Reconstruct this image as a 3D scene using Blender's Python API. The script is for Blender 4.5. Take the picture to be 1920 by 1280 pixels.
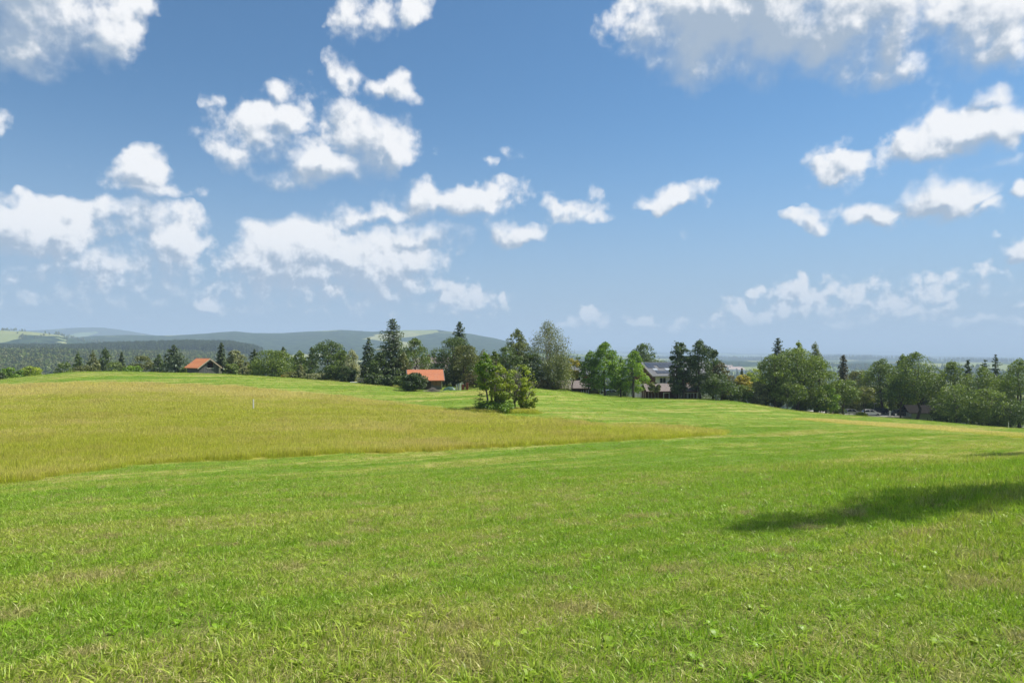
import bpy, bmesh, math, random
import numpy as np
from mathutils import Vector, Matrix

# ------------------------------------------------------------------ clean
for o in list(bpy.data.objects):
    bpy.data.objects.remove(o, do_unlink=True)
SC = bpy.context.scene
COL = SC.collection
R = math.radians
random.seed(7)
RNG = np.random.default_rng(7)

# ------------------------------------------------------------------ camera
# eye at the origin, looking along +Y with a level 24 mm lens
F = 1280.0            # focal length in photo pixels
HOR = 655.0           # photo row of the eye level
cam_d = bpy.data.cameras.new('camera')
cam = bpy.data.objects.new('camera', cam_d)
COL.objects.link(cam)
cam.rotation_euler = (R(90), 0, 0)
cam_d.sensor_width = 36.0
cam_d.lens = 24.0
cam_d.shift_y = 15.0 / 1920.0
cam_d.clip_start = 0.1
cam_d.clip_end = 120000.0
SC.camera = cam

# ------------------------------------------------------------------ light and exposure
SUN_AZ = R(66)        # clockwise from +Y (ahead of the camera towards the right)
SUN_EL = R(54)
SUN_DIR = Vector((math.sin(SUN_AZ) * math.cos(SUN_EL), math.cos(SUN_AZ) * math.cos(SUN_EL), math.sin(SUN_EL)))
sun_d = bpy.data.lights.new('sun', 'SUN')
sun_d.energy = 5.0
sun_d.angle = R(0.53)
sun_d.color = (1.0, 0.945, 0.86)
sun = bpy.data.objects.new('sun', sun_d)
COL.objects.link(sun)
sun.rotation_euler = SUN_DIR.to_track_quat('Z', 'Y').to_euler()
SKY_STRENGTH = 0.072
SKY_TINT = (.61, .94, 1.06)
SKY_LOW = (.245, .312, .420)
CLOUD_DARK = (.255, .315, .395)
CLOUD_LIT = (.665, .665, .67)
CLOUD_FAR = (.41, .465, .55)

SC.view_settings.view_transform = 'Standard'
SC.view_settings.look = 'None'
SC.view_settings.exposure = 0.6
SC.view_settings.gamma = 1.0
SC.view_settings.use_curve_mapping = False
SC.render.engine = 'CYCLES'
cy = SC.cycles
cy.max_bounces = 4
cy.diffuse_bounces = 2
cy.glossy_bounces = 2
cy.transmission_bounces = 3
cy.transparent_max_bounces = 6
cy.volume_bounces = 0
cy.use_denoising = True
cy.denoiser = 'OPENIMAGEDENOISE'
cy.denoising_input_passes = 'RGB_ALBEDO_NORMAL'
cy.denoising_prefilter = 'ACCURATE'
cy.use_adaptive_sampling = True
cy.adaptive_threshold = 0.015
cy.adaptive_min_samples = 16
cy.sample_clamp_indirect = 4.0

# ------------------------------------------------------------------ node helper
class NT:
    def __init__(self, tree):
        self.t = tree
    def n(self, kind, **kw):
        nd = self.t.nodes.new(kind)
        for k, v in kw.items():
            if k == 'ins':
                for kk, vv in v.items():
                    s = nd.inputs[kk]
                    if hasattr(vv, 'links') or isinstance(vv, bpy.types.NodeSocket):
                        self.t.links.new(vv, s)
                    else:
                        s.default_value = vv
            else:
                setattr(nd, k, v)
        return nd
    def m(self, op, a, b=None, c=None, clamp=False):
        nd = self.t.nodes.new('ShaderNodeMath')
        nd.operation = op
        nd.use_clamp = clamp
        for i, v in enumerate((a, b, c)):
            if v is None:
                continue
            if isinstance(v, bpy.types.NodeSocket):
                self.t.links.new(v, nd.inputs[i])
            else:
                nd.inputs[i].default_value = v
        return nd.outputs[0]
    def sm(self, v, lo, hi):
        nd = self.t.nodes.new('ShaderNodeMapRange')
        nd.interpolation_type = 'SMOOTHSTEP'
        for i, x in ((0, v), (1, lo), (2, hi)):
            if isinstance(x, bpy.types.NodeSocket):
                self.t.links.new(x, nd.inputs[i])
            else:
                nd.inputs[i].default_value = x
        return nd.outputs[0]
    def mix(self, f, a, b, blend='MIX'):
        nd = self.t.nodes.new('ShaderNodeMix')
        nd.data_type = 'RGBA'
        nd.blend_type = blend
        for i, v in ((0, f), (6, a), (7, b)):
            if isinstance(v, bpy.types.NodeSocket):
                self.t.links.new(v, nd.inputs[i])
            elif i == 0:
                nd.inputs[0].default_value = v
            else:
                nd.inputs[i].default_value = (v[0], v[1], v[2], 1.0)
        return nd.outputs[2]
    def noise(self, vec, scale, detail=2.0, rough=0.5, dim='3D', col=False, **kw):
        nd = self.t.nodes.new('ShaderNodeTexNoise')
        nd.noise_dimensions = dim
        for k, v in kw.items():
            nd.inputs[k].default_value = v
        if vec is not None:
            self.t.links.new(vec, nd.inputs['Vector'])
        nd.inputs['Scale'].default_value = scale
        nd.inputs['Detail'].default_value = detail
        nd.inputs['Roughness'].default_value = rough
        return nd.outputs['Color' if col else 'Fac']
    def link(self, a, b):
        self.t.links.new(a, b)

# ------------------------------------------------------------------ sky with cumulus
# cloud banks: photo column, row, half width, half height, tilt (deg), weight
CLOUDS = [
    (70, 20, 235, 112, -6, 1.15), (255, 10, 60, 45, -20, .62), (150, 88, 85, 36, -8, 1.0), (20, 95, 100, 40, 0, 1.0),
    (690, 22, 78, 66, 10, .78), (780, 22, 44, 40, 60, .80), (675, 75, 48, 42, -40, .48),
    (650, 142, 44, 42, 50, .86), (752, 158, 42, 36, -30, .86), (700, 164, 66, 28, 0, .74), (530, 170, 66, 30, -30, .62), (398, 186, 42, 22, 25, .52),
    (488, 258, 98, 66, 30, 1.0), (555, 225, 46, 38, 70, .9), (440, 285, 64, 44, 10, .80), (470, 215, 50, 32, 30, .7),
    (690, 262, 100, 68, 15, 1.15), (600, 308, 136, 48, 14, 1.1), (648, 214, 48, 36, 60, .8), (740, 280, 54, 50, 0, 1.0),
    (272, 318, 88, 42, 22, 1.0), (255, 350, 130, 34, 0, .80), (150, 358, 80, 20, 10, .56),
    (60, 430, 160, 56, 6, 1.35), (140, 412, 60, 38, 0, 1.1), (260, 410, 180, 48, -6, .90), (322, 466, 90, 58, 20, 1.15), (200, 495, 240, 60, 0, .92), (30, 470, 130, 32, 0, .88), (120, 528, 300, 40, 0, .72),
    (550, 486, 140, 88, 15, 1.40), (690, 505, 150, 78, 0, 1.40), (780, 452, 150, 36, 10, .95), (590, 540, 160, 34, 0, 1.05), (480, 540, 80, 34, 30, .9), (760, 535, 90, 40, 0, .95), (560, 440, 70, 36, 0, 1.0),
    (860, 372, 160, 44, 5, 1.0), (700, 402, 100, 34, 12, .84), (930, 360, 70, 30, 10, .9),
    (975, 432, 66, 28, 0, 1.0), (1112, 372, 34, 44, 80, .62), (1065, 393, 90, 34, 5, .80), (1100, 405, 60, 22, 0, .7),
    (1268, 368, 94, 30, 8, .88), (1225, 380, 60, 20, 0, .75), (1525, 414, 48, 26, 12, 1.0),
    (1770, 374, 118, 48, 6, 1.15), (1645, 402, 88, 30, 10, 1.0), (1850, 395, 70, 30, 0, .9),
    (1845, 240, 120, 56, 12, .98), (1720, 278, 130, 52, 16, .98), (1600, 306, 96, 34, 6, .84), (1852, 190, 42, 40, 60, .95), (1520, 345, 66, 20, 10, .56), (1672, 262, 50, 30, 30, .7),
    (1830, 318, 150, 18, 8, .64), (1690, 334, 80, 14, 8, .54),
    (1400, 30, 270, 112, -3, 1.3), (1600, 40, 210, 112, 0, 1.12), (1820, 40, 190, 112, 10, .98), (1190, 25, 80, 60, 40, .82), (1700, 120, 130, 46, 10, .88), (1420, 108, 150, 42, 0, .9), (1890, 88, 90, 60, 0, 1.0),
    (1918, 350, 56, 34, 10, 1.0), (1905, 461, 58, 24, 10, 1.05),
    (1385, 580, 58, 40, 50, .86), (1412, 548, 26, 24, 0, .75), (1500, 540, 48, 40, 70, .86), (1525, 566, 50, 38, 0, .86), (1585, 545, 76, 30, -5, .80), (1480, 590, 130, 24, 4, .88), (1485, 568, 36, 22, 0, .85),
    (1750, 532, 96, 34, 5, .82), (1702, 532, 28, 24, 30, .8), (1790, 570, 52, 26, 0, .88), (1700, 588, 110, 28, 4, .82), (1860, 512, 32, 26, 0, .72), (1905, 560, 50, 20, 5, .78), (1640, 575, 40, 20, 0, .72), (1820, 604, 70, 16, 0, .7), (1900, 602, 60, 14, 0, .74), (1570, 597, 50, 16, 0, .72),
    (1105, 603, 60, 22, 10, .80), (1210, 604, 56, 18, 0, .78), (1265, 604, 50, 16, 0, .64), (1325, 608, 44, 12, 0, .58),
    (860, 560, 80, 44, -20, .90), (905, 578, 60, 26, 0, .78), (945, 562, 30, 18, 30, .66), (392, 567, 40, 20, 0, .8), (402, 540, 20, 18, 0, .7), (690, 570, 180, 34, 0, .78), (30, 528, 40, 12, 0, .75), (160, 550, 140, 26, 0, .68), (215, 560, 50, 18, 0, .62), (60, 560, 120, 24, 0, .64), (300, 532, 180, 36, 0, .74), (520, 574, 150, 26, 0, .70),
    (2, 236, 40, 28, 0, .86), (974, 286, 22, 26, -60, .58), (1011, 284, 22, 26, 60, .56), (922, 306, 34, 16, 0, .52), (585, 385, 60, 28, 30, .46), (1292, 440, 22, 14, 0, .5), (818, 305, 30, 20, 30, .42),
    # thin veils round the banks
    (150, 470, 330, 110, 0, .60), (620, 500, 330, 120, 0, .58), (1750, 265, 300, 100, 10, .56), (1620, 560, 360, 70, 0, .58), (880, 385, 300, 60, 5, .55), (560, 250, 240, 120, 15, .52), (230, 350, 180, 60, 8, .52),
    (250, 560, 420, 50, 0, .56), (1790, 350, 260, 50, 6, .52),
    # the same fair-weather sky goes on beyond the frame
    (2120, 300, 150, 60, 5, 1.0), (2250, 520, 160, 40, 0, .9), (-180, 250, 140, 50, 5, 1.0), (-260, 480, 200, 50, 0, 1.0), (-140, 80, 170, 70, 0, 1.0), (2150, 90, 180, 90, 0, 1.0),
]

def build_world():
    w = bpy.data.worlds.new('World')
    w.use_nodes = True
    t = w.node_tree
    t.nodes.clear()
    g = NT(t)
    out = g.n('ShaderNodeOutputWorld')
    bg = g.n('ShaderNodeBackground')
    g.link(bg.outputs[0], out.inputs[0])
    sky = g.n('ShaderNodeTexSky')
    sky.sky_type = 'NISHITA'
    sky.sun_disc = False
    sky.sun_elevation = SUN_EL
    sky.sun_rotation = SUN_AZ
    sky.altitude = 700
    sky.air_density = 1.0
    sky.dust_density = 0.5
    sky.ozone_density = 3.5
    base = g.n('ShaderNodeVectorMath', operation='SCALE', ins={0: sky.outputs[0], 'Scale': SKY_STRENGTH}).outputs[0]
    base = g.n('ShaderNodeVectorMath', operation='MULTIPLY', ins={0: base, 1: SKY_TINT}).outputs[0]
    # direction -> azimuth / elevation in radians
    tc = g.n('ShaderNodeTexCoord')
    sep = g.n('ShaderNodeSeparateXYZ', ins={0: tc.outputs['Generated']})
    x, y, z = sep.outputs
    az = g.m('ARCTAN2', x, y)
    hyp = g.m('SQRT', g.m('ADD', g.m('MULTIPLY', x, x), g.m('MULTIPLY', y, y)))
    el = g.m('ARCTAN2', z, hyp)
    p = g.n('ShaderNodeCombineXYZ', ins={0: az, 1: el, 2: 0.0}).outputs[0]

    def warp(src, scale, amt, detail):
        c = g.noise(src, scale, detail, .5, dim='2D', col=True)
        c = g.n('ShaderNodeVectorMath', operation='SUBTRACT', ins={0: c, 1: (.5, .5, .5)}).outputs[0]
        c = g.n('ShaderNodeVectorMath', operation='MULTIPLY', ins={0: c, 1: (amt * 1.3, amt, 0)}).outputs[0]
        return g.n('ShaderNodeVectorMath', operation='ADD', ins={0: src, 1: c}).outputs[0]
    def off(dx, dy):
        return g.n('ShaderNodeVectorMath', operation='ADD', ins={0: p, 1: (dx, dy, 0)}).outputs[0]
    lowf = g.sm(el, .22, .05)
    def rag(vec, det):
        """ragged detail added to the banks"""
        nA = g.noise(vec, 17.0, det, .565, dim='2D')
        nB = g.noise(vec, 44.0, det, .565, dim='2D')
        nz = g.n('ShaderNodeMix', data_type='FLOAT', ins={0: lowf, 2: nA, 3: nB}).outputs[0]
        return g.m('MULTIPLY', g.m('SUBTRACT', nz, .5), 1.25)
    def shift(vec, dx, dy):
        return g.n('ShaderNodeVectorMath', operation='ADD', ins={0: vec, 1: (dx, dy, 0)}).outputs[0]
    pw = warp(p, 18.0, .050, 3.0)
    P0, P1, P2 = pw, shift(pw, .007, .012), shift(pw, .004, .046)
    r0, r1 = rag(p, 9.0), rag(off(.007, .012), 7.0)
    # haze of the low air
    low = g.m('POWER', g.sm(el, .44, -.02), 2.0)
    base = g.mix(g.m('MULTIPLY', low, .92), base, SKY_LOW)
    hz = g.sm(el, -.01, .17)                       # distant banks pale into the air

    sg = bpy.data.node_groups.new('cloud_shade', 'ShaderNodeTree')
    for nm, ty in (('m0', 'Float'), ('m1', 'Float'), ('m2', 'Float'), ('r0', 'Float'), ('r1', 'Float'), ('hz', 'Float'), ('el', 'Float'), ('base', 'Color')):
        sg.interface.new_socket(nm, in_out='INPUT', socket_type='NodeSocket' + ty)
    sg.interface.new_socket('S', in_out='OUTPUT', socket_type='NodeSocketShader')
    h = NT(sg)
    q = h.n('NodeGroupInput').outputs
    def dd(m, f):
        d = h.m('ADD', h.m('SUBTRACT', m, .46), f)
        return h.m('SUBTRACT', d, h.m('MULTIPLY', h.m('SUBTRACT', 1.0, h.sm(m, .02, .30)), .8))
    d0, d1 = dd(q[0], q[3]), dd(q[1], q[4])
    rel = h.m('SUBTRACT', d0, d1)
    high = h.sm(q[6], .24, .42)
    under = h.sm(q[2], .30, 1.0)                            # cloud overhead: we look at its base
    soft = h.m('ADD', .27, h.m('MULTIPLY', under, .42))
    al = h.sm(d0, -.09, soft)
    al = h.m('MULTIPLY', al, h.m('ADD', .74, h.m('MULTIPLY', q[5], .24)))
    lit = h.m('ADD', .70, h.m('MULTIPLY', rel, 2.2))
    lit = h.m('SUBTRACT', lit, h.m('MULTIPLY', under, h.m('ADD', .42, h.m('MULTIPLY', high, .14))))
    lit = h.m('SUBTRACT', lit, h.m('MULTIPLY', h.m('MULTIPLY', h.sm(d0, .25, .75), high), .20), clamp=True)
    cc = h.mix(h.sm(lit, -.05, .95), CLOUD_DARK, CLOUD_LIT)
    cc = h.mix(h.m('SUBTRACT', .30, h.m('MULTIPLY', q[5], .30)), cc, CLOUD_FAR)
    hb = h.n('ShaderNodeBackground')
    h.link(h.mix(al, q[7], cc), hb.inputs['Color'])
    h.link(hb.outputs[0], h.n('NodeGroupOutput').inputs[0])
    def shade(m0, m1, m2):
        """sky colour from the bank masks at the point and towards the sun"""
        nd = t.nodes.new('ShaderNodeGroup')
        nd.node_tree = sg
        for i, s_ in enumerate((m0, m1, m2, r0, r1, hz, el, base)):
            g.link(s_, nd.inputs[i])
        return nd.outputs[0]
    def background(col):
        b_ = g.n('ShaderNodeBackground')
        g.link(col, b_.inputs['Color'])
        return b_.outputs[0]

    banks = []
    for (px, py, rx, ry, tilt, wt) in CLOUDS:
        u, v = (px - 960) / F, (HOR - py) / F
        a = math.atan(u)
        e = math.atan(v * math.cos(a))
        sx = math.cos(a) ** 2 * rx / F * 1.22
        sy = math.cos(a) * ry / F * 1.24
        th = R(tilt) * .7
        hx = math.hypot(sx * math.cos(th), sy * math.sin(th)) + .040
        hy0 = math.hypot(sx * math.sin(th), sy * math.cos(th))
        banks.append((a, e, sx, sy, th, wt, a - hx - .012, a + hx, e - hy0 - .082, e + hy0 + .03))

    def tile(bs):
        grp = bpy.data.node_groups.new('cloud_banks', 'ShaderNodeTree')
        grp.interface.new_socket('P', in_out='INPUT', socket_type='NodeSocketVector')
        grp.interface.new_socket('D', in_out='OUTPUT', socket_type='NodeSocketFloat')
        h = NT(grp)
        gi = h.n('NodeGroupInput')
        go = h.n('NodeGroupOutput')
        best = None
        for (a, e, sx, sy, th, wt, *_r) in bs:
            mp = h.n('ShaderNodeMapping', vector_type='TEXTURE')
            h.link(gi.outputs[0], mp.inputs['Vector'])
            mp.inputs['Location'].default_value = (a, e, 0)
            mp.inputs['Rotation'].default_value = (0, 0, th)
            mp.inputs['Scale'].default_value = (sx, sy, 1)
            gr = h.n('ShaderNodeTexGradient', gradient_type='SPHERICAL')
            h.link(mp.outputs[0], gr.inputs[0])
            s = h.m('MULTIPLY', h.m('POWER', gr.outputs['Fac'], .6), wt)
            best = s if best is None else h.m('MAXIMUM', best, s)
        h.link(best, go.inputs[0])
        def use(vec):
            nd = t.nodes.new('ShaderNodeGroup')
            nd.node_tree = grp
            g.link(vec, nd.inputs[0])
            return nd.outputs[0]
        return shade(use(P0), use(P1), use(P2))

    plain = background(base)
    def split(a0, a1, e0, e1, bs, depth=0):
        bs = [b for b in bs if b[6] < a1 and b[7] > a0 and b[8] < e1 and b[9] > e0]
        if not bs:
            return plain
        if len(bs) <= 14 or depth >= 7 or max(a1 - a0, e1 - e0) < .07:
            return tile(bs)
        if (a1 - a0) > (e1 - e0) * 1.3:
            mid = (a0 + a1) / 2
            A, B, var = split(a0, mid, e0, e1, bs, depth + 1), split(mid, a1, e0, e1, bs, depth + 1), az
        else:
            mid = (e0 + e1) / 2
            A, B, var = split(a0, a1, e0, mid, bs, depth + 1), split(a0, a1, mid, e1, bs, depth + 1), el
        mid = g.m('GREATER_THAN', var, mid)
        mx = g.n('ShaderNodeMixShader', ins={0: mid, 1: A, 2: B})
        return mx.outputs[0]
    A_LIM, E_LIM = 1.05, .62
    framed = split(-A_LIM, A_LIM, -.02, E_LIM, banks)
    # everywhere else the same broken cumulus from one large noise
    gen = g.noise(p, 4.2, 3.0, .5, dim='2D')
    gfade = g.m('MAXIMUM', g.sm(g.m('ABSOLUTE', az), A_LIM, A_LIM + .1), g.sm(el, E_LIM, E_LIM + .1))
    gal = g.m('MULTIPLY', g.sm(gen, .52, .60), gfade)
    rest = background(g.mix(g.m('MULTIPLY', gal, g.sm(el, -.02, .1)), base, g.mix(.5, CLOUD_DARK, CLOUD_LIT)))
    inside = g.m('MULTIPLY', g.m('LESS_THAN', g.m('ABSOLUTE', az), A_LIM), g.m('MULTIPLY', g.m('LESS_THAN', el, E_LIM), g.m('GREATER_THAN', el, -.02)))
    fin = g.n('ShaderNodeMixShader', ins={0: inside, 1: rest, 2: framed})
    g.link(fin.outputs[0], out.inputs[0])
    w.cycles.sampling_method = 'NONE'
    SC.world = w
build_world()

# ------------------------------------------------------------------ terrain heights
# photo column, photo row, distance ahead (m): where the ground is seen
CTRL = [
    (0, 1280, 3.5), (960, 1280, 3.5), (1920, 1275, 3.5),
    (0, 1105, 6), (960, 1100, 6), (1920, 1070, 6),
    (0, 1000, 10), (500, 993, 10), (960, 986, 10), (1450, 972, 10), (1920, 952, 10),
    (0, 932, 20), (500, 918, 20), (960, 907, 20), (1450, 895, 20), (1920, 884, 20),
    (0, 902, 30), (500, 887, 30), (960, 876, 30), (1450, 864, 30), (1920, 856, 30),
    (0, 846, 45), (500, 845, 44), (900, 845, 45), (1250, 838, 45), (1600, 838, 45), (1920, 838, 45),
    (0, 800, 60), (500, 803, 60), (900, 810, 60), (1250, 816, 60), (1600, 822, 60), (1920, 828, 60),
    (0, 755, 85), (300, 755, 85), (600, 762, 85), (900, 768, 83), (1200, 786, 83), (1400, 796, 83), (1650, 808, 85), (1920, 817, 85),
    (0, 728, 110), (300, 727, 110), (600, 736, 110), (900, 746, 105), (1200, 765, 110), (1400, 779, 110), (1650, 796, 115), (1920, 810, 115),
    (-200, 735, 125), (0, 713, 130), (150, 697, 140), (280, 698, 145), (400, 701, 148), (520, 707, 145), (620, 714, 140), (700, 721, 134),
    (790, 731, 124), (870, 732, 122), (950, 729, 128), (1010, 728, 138), (1100, 738, 148), (1200, 747, 150), (1300, 748, 150),
    (1400, 755, 150), (1470, 767, 150), (1560, 777, 158), (1650, 785, 164), (1750, 792, 160), (1850, 800, 152), (1920, 804, 146), (2100, 815, 146),
]
BEHIND = [(-300, 10, -6), (300, 10, -6), (0, -30, 1.5), (-60, -30, 0), (60, -30, 3), (40, 20, -3.2), (-60, 30, -7), (140, 60, -9), (-150, 60, -10),
          (0, 0, -1.62), (-2, 1.5, -1.66), (2, 1.5, -1.6)]
pts = [((px - 960) / F * Y, Y, (HOR - py) / F * Y) for px, py, Y in CTRL] + BEHIND
for px, z1, z2 in ((-300, -22, -36), (100, -15, -34), (400, -13, -32), (700, -13, -30), (1000, -14, -30), (1300, -17, -34), (1600, -24, -42), (1920, -27, -46), (2200, -30, -50)):
    pts.append(((px - 960) / F * 205, 205, z1))
    pts.append(((px - 960) / F * 275, 275, z2))
pts = np.array(pts)
def _warp(x, y):
    """work in a space where near detail counts as much as far"""
    r = np.sqrt(x * x + y * y) + 1e-6
    s = np.log1p(r / 12.0) * 30 / r
    return np.stack([x * s, y * s], -1)
_c = _warp(pts[:, 0], pts[:, 1])
def _tps(d2):
    return 0.5 * d2 * np.log(d2 + 1e-9)
_n = len(pts)
_d2 = ((_c[:, None] - _c[None]) ** 2).sum(-1)
_A = np.zeros((_n + 3, _n + 3))
_A[:_n, :_n] = _tps(_d2) + np.eye(_n) * 2.0
_A[:_n, _n] = 1
_A[:_n, _n + 1:] = _c
_A[_n, :_n] = 1
_A[_n + 1:, :_n] = _c.T
_w = np.linalg.solve(_A, np.concatenate([pts[:, 2], np.zeros(3)]))
def near_h(x, y):
    q = _warp(x, y)
    sh = q.shape[:-1]
    q = q.reshape(-1, 2)
    o = np.empty(len(q))
    for i in range(0, len(q), 20000):
        k = q[i:i + 20000]
        d2 = ((k[:, None] - _c[None]) ** 2).sum(-1)
        o[i:i + 20000] = _tps(d2) @ _w[:_n] + _w[_n] + k @ _w[_n + 1:]
    return o.reshape(sh)

def vnoise(x, y, seed=0):
    """smooth value noise, vectorised"""
    xi, yi = np.floor(x).astype(np.int64), np.floor(y).astype(np.int64)
    fx, fy = x - xi, y - yi
    fx, fy = fx * fx * (3 - 2 * fx), fy * fy * (3 - 2 * fy)
    def hsh(a, b):
        v = (a * 374761393 + b * 668265263 + seed * 974711) & 0xffffffff
        v = ((v ^ (v >> 13)) * 1274126177) & 0xffffffff
        return ((v ^ (v >> 16)) & 0xffff) / 65535.0
    return (hsh(xi, yi) * (1 - fx) + hsh(xi + 1, yi) * fx) * (1 - fy) + (hsh(xi, yi + 1) * (1 - fx) + hsh(xi + 1, yi + 1) * fx) * fy
def fbm(x, y, seed=0, octv=4):
    s, a, t = 0, .5, 0
    for k in range(octv):
        s = s + a * vnoise(x * 2 ** k, y * 2 ** k, seed + k)
        t += a
        a *= .5
    return s / t

# ridges: distance (m), near and far falloff (m), crest as (photo column, photo row)
RIDGES = [
    (1500, 600, 500, [(-900, 676), (-300, 672), (0, 668), (110, 668), (200, 672), (330, 676), (480, 690), (620, 712), (900, 740), (2600, 760)], 1.5),
    (2050, 420, 500, [(-900, 668), (0, 664), (120, 662), (240, 657), (350, 653), (430, 654), (475, 661), (520, 676), (700, 700), (2600, 720)], 1.0),
    (3500, 700, 900, [(-900, 612), (-200, 614), (0, 618), (60, 621), (110, 628), (140, 640), (200, 652), (400, 668), (2600, 690)], 3.0),
    (4800, 1300, 1500, [(-900, 640), (0, 640), (120, 634), (180, 629), (240, 628), (320, 629), (380, 626), (440, 621), (480, 625), (530, 625), (580, 621), (640, 619), (700, 622), (760, 619),
                        (820, 619), (880, 626), (930, 635), (990, 648), (1060, 662), (1200, 672), (1400, 676), (2600, 685)], 4.0),
    (9000, 1800, 2500, [(-900, 640), (0, 626), (40, 620), (100, 617), (150, 614), (195, 614), (240, 620), (300, 630), (420, 642), (700, 655), (1000, 672), (2600, 690)], 6.0),
    (6500, 1200, 1500, [(-900, 668), (900, 672), (1080, 668), (1150, 670), (1300, 672), (1500, 672), (1560, 669), (1720, 672), (1850, 676), (2600, 680)], 5.0),
    (13000, 2500, 2500, [(-900, 660), (900, 660), (1060, 656), (1300, 661), (1600, 664), (1900, 670), (2600, 676)], 9.0),
    (26000, 6000, 6000, [(-900, 655), (900, 651), (1060, 649), (1250, 651), (1400, 653), (1640, 658), (1760, 661), (1920, 664), (2600, 668)], 14.0),
]
def far_h(az, r):
    """countryside beyond the meadow; az in radians clockwise from ahead, r = horizontal distance"""
    a = np.clip(az, -1.15, 1.15)
    pxv = 960 + F * np.tan(a)
    cosa = np.cos(a)
    right = np.clip((pxv - 700) / 700, 0, 1)
    right = right * right * (3 - 2 * right)
    lr = np.log10(np.maximum(r, 10))
    fl_l = np.interp(lr, [2.3, 2.6, 2.85, 3.2, 3.6, 4.0, 4.5], [-20, -44, -52, -55, -40, -30, -40])
    fl_r = np.interp(lr, [2.3, 2.6, 2.85, 3.2, 3.6, 4.0, 4.5, 4.7], [-24, -50, -66, -84, -108, -150, -300, -420])
    H = fl_l * (1 - right) + fl_r * right
    for dist, wn, wf, prof, rough in RIDGES:
        xs, ys = zip(*prof)
        row = np.interp(pxv, xs, ys)
        zc = (HOR - row) / F * dist * cosa
        zc = zc + rough * (fbm(az * dist / 260, r / 500 * 0 + dist, int(dist), 4) - .5) * 2
        d = r - dist
        k = np.where(d < 0, np.exp(-(d / wn) ** 2 * 1.4), np.exp(-(d / wf) ** 2 * 1.4))
        H = np.maximum(H, H + (zc - H) * k)
    x, y = r * np.sin(az), r * np.cos(az)
    H = H + (fbm(x / 160, y / 160, 5, 4) - .5) * np.clip((r - 250) / 600, 0, 1) * 7
    return H
def height(x, y):
    x = np.asarray(x, float)
    y = np.asarray(y, float)
    r = np.sqrt(x * x + y * y)
    az = np.arctan2(x, y)
    t = np.clip((r - 200) / 90, 0, 1)
    t = t * t * (3 - 2 * t)
    rc = np.minimum(r, 330)
    k = rc / np.maximum(r, 1e-6)
    n = near_h(x * k, y * k)
    n = np.maximum(n, -60)
    n = n + (fbm(x / 7, y / 7, 3, 3) - .5) * .16 * np.clip(r / 25, 0, 1)
    return n * (1 - t) + far_h(az, np.maximum(r, 200)) * t
def gh(x, y):
    return float(height(np.array([x]), np.array([y]))[0])
def ground_at(px, py, y0=2.6, y1=230):
    """first point of the ground met by the ray through a photo pixel"""
    ys = np.exp(np.linspace(math.log(y0), math.log(y1), 900))
    xs = (px - 960) / F * ys
    zs = (HOR - py) / F * ys
    below = zs <= height(xs, ys)
    i = int(np.argmax(below)) if below.any() else len(ys) - 1
    return xs[i], ys[i]
def at(px, Y):
    """world x for a photo column at distance Y"""
    return (px - 960) / F * Y

# outlines of the unmown grass, walked in the photo and dropped on the ground
LOWER = [(-260, 950), (-120, 925), (0, 908), (120, 889), (250, 873), (390, 864), (520, 858), (680, 851), (800, 847), (920, 840), (1040, 833), (1150, 828), (1250, 822), (1330, 817), (1372, 813)]
UPPER = [(1372, 811), (1300, 804), (1220, 798), (1120, 791), (1020, 782), (960, 776), (890, 770), (820, 760), (740, 749), (660, 739), (580, 731), (500, 724), (420, 717), (300, 713), (180, 711), (60, 715), (0, 717), (-120, 724), (-260, 738)]
UPPER = [(a_, b_ + (8 if a_ < 1000 else 8 * (1372 - a_) / 372)) for a_, b_ in UPPER]      # the stems hide the ground behind them
TALL = np.array([ground_at(*p) for p in LOWER + UPPER])
DRYP = [(1500, 781), (1560, 781.5), (1640, 787), (1700, 790), (1780, 797), (1860, 804), (1990, 813), (1990, 824), (1900, 819), (1820, 810), (1720, 803), (1620, 796), (1540, 790), (1490, 786)]
DRY = np.array([ground_at(a_, b_ + (5 if i_ < 7 else 1)) for i_, (a_, b_) in enumerate(DRYP)])
def inside(poly, x, y):
    x = np.asarray(x, float)
    y = np.asarray(y, float)
    x, y = x + (fbm(x / 3.5, y / 3.5, 91, 3) - .5) * 2.4, y + (fbm(x / 3.5, y / 3.5, 95, 3) - .5) * 2.4      # ragged margin
    c = np.zeros(x.shape, bool)
    n = len(poly)
    j = n - 1
    for i in range(n):
        xi, yi = poly[i]
        xj, yj = poly[j]
        cond = ((yi > y) != (yj > y)) & (x < (xj - xi) * (y - yi) / (yj - yi + 1e-12) + xi)
        c ^= cond
        j = i
    return c

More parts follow.
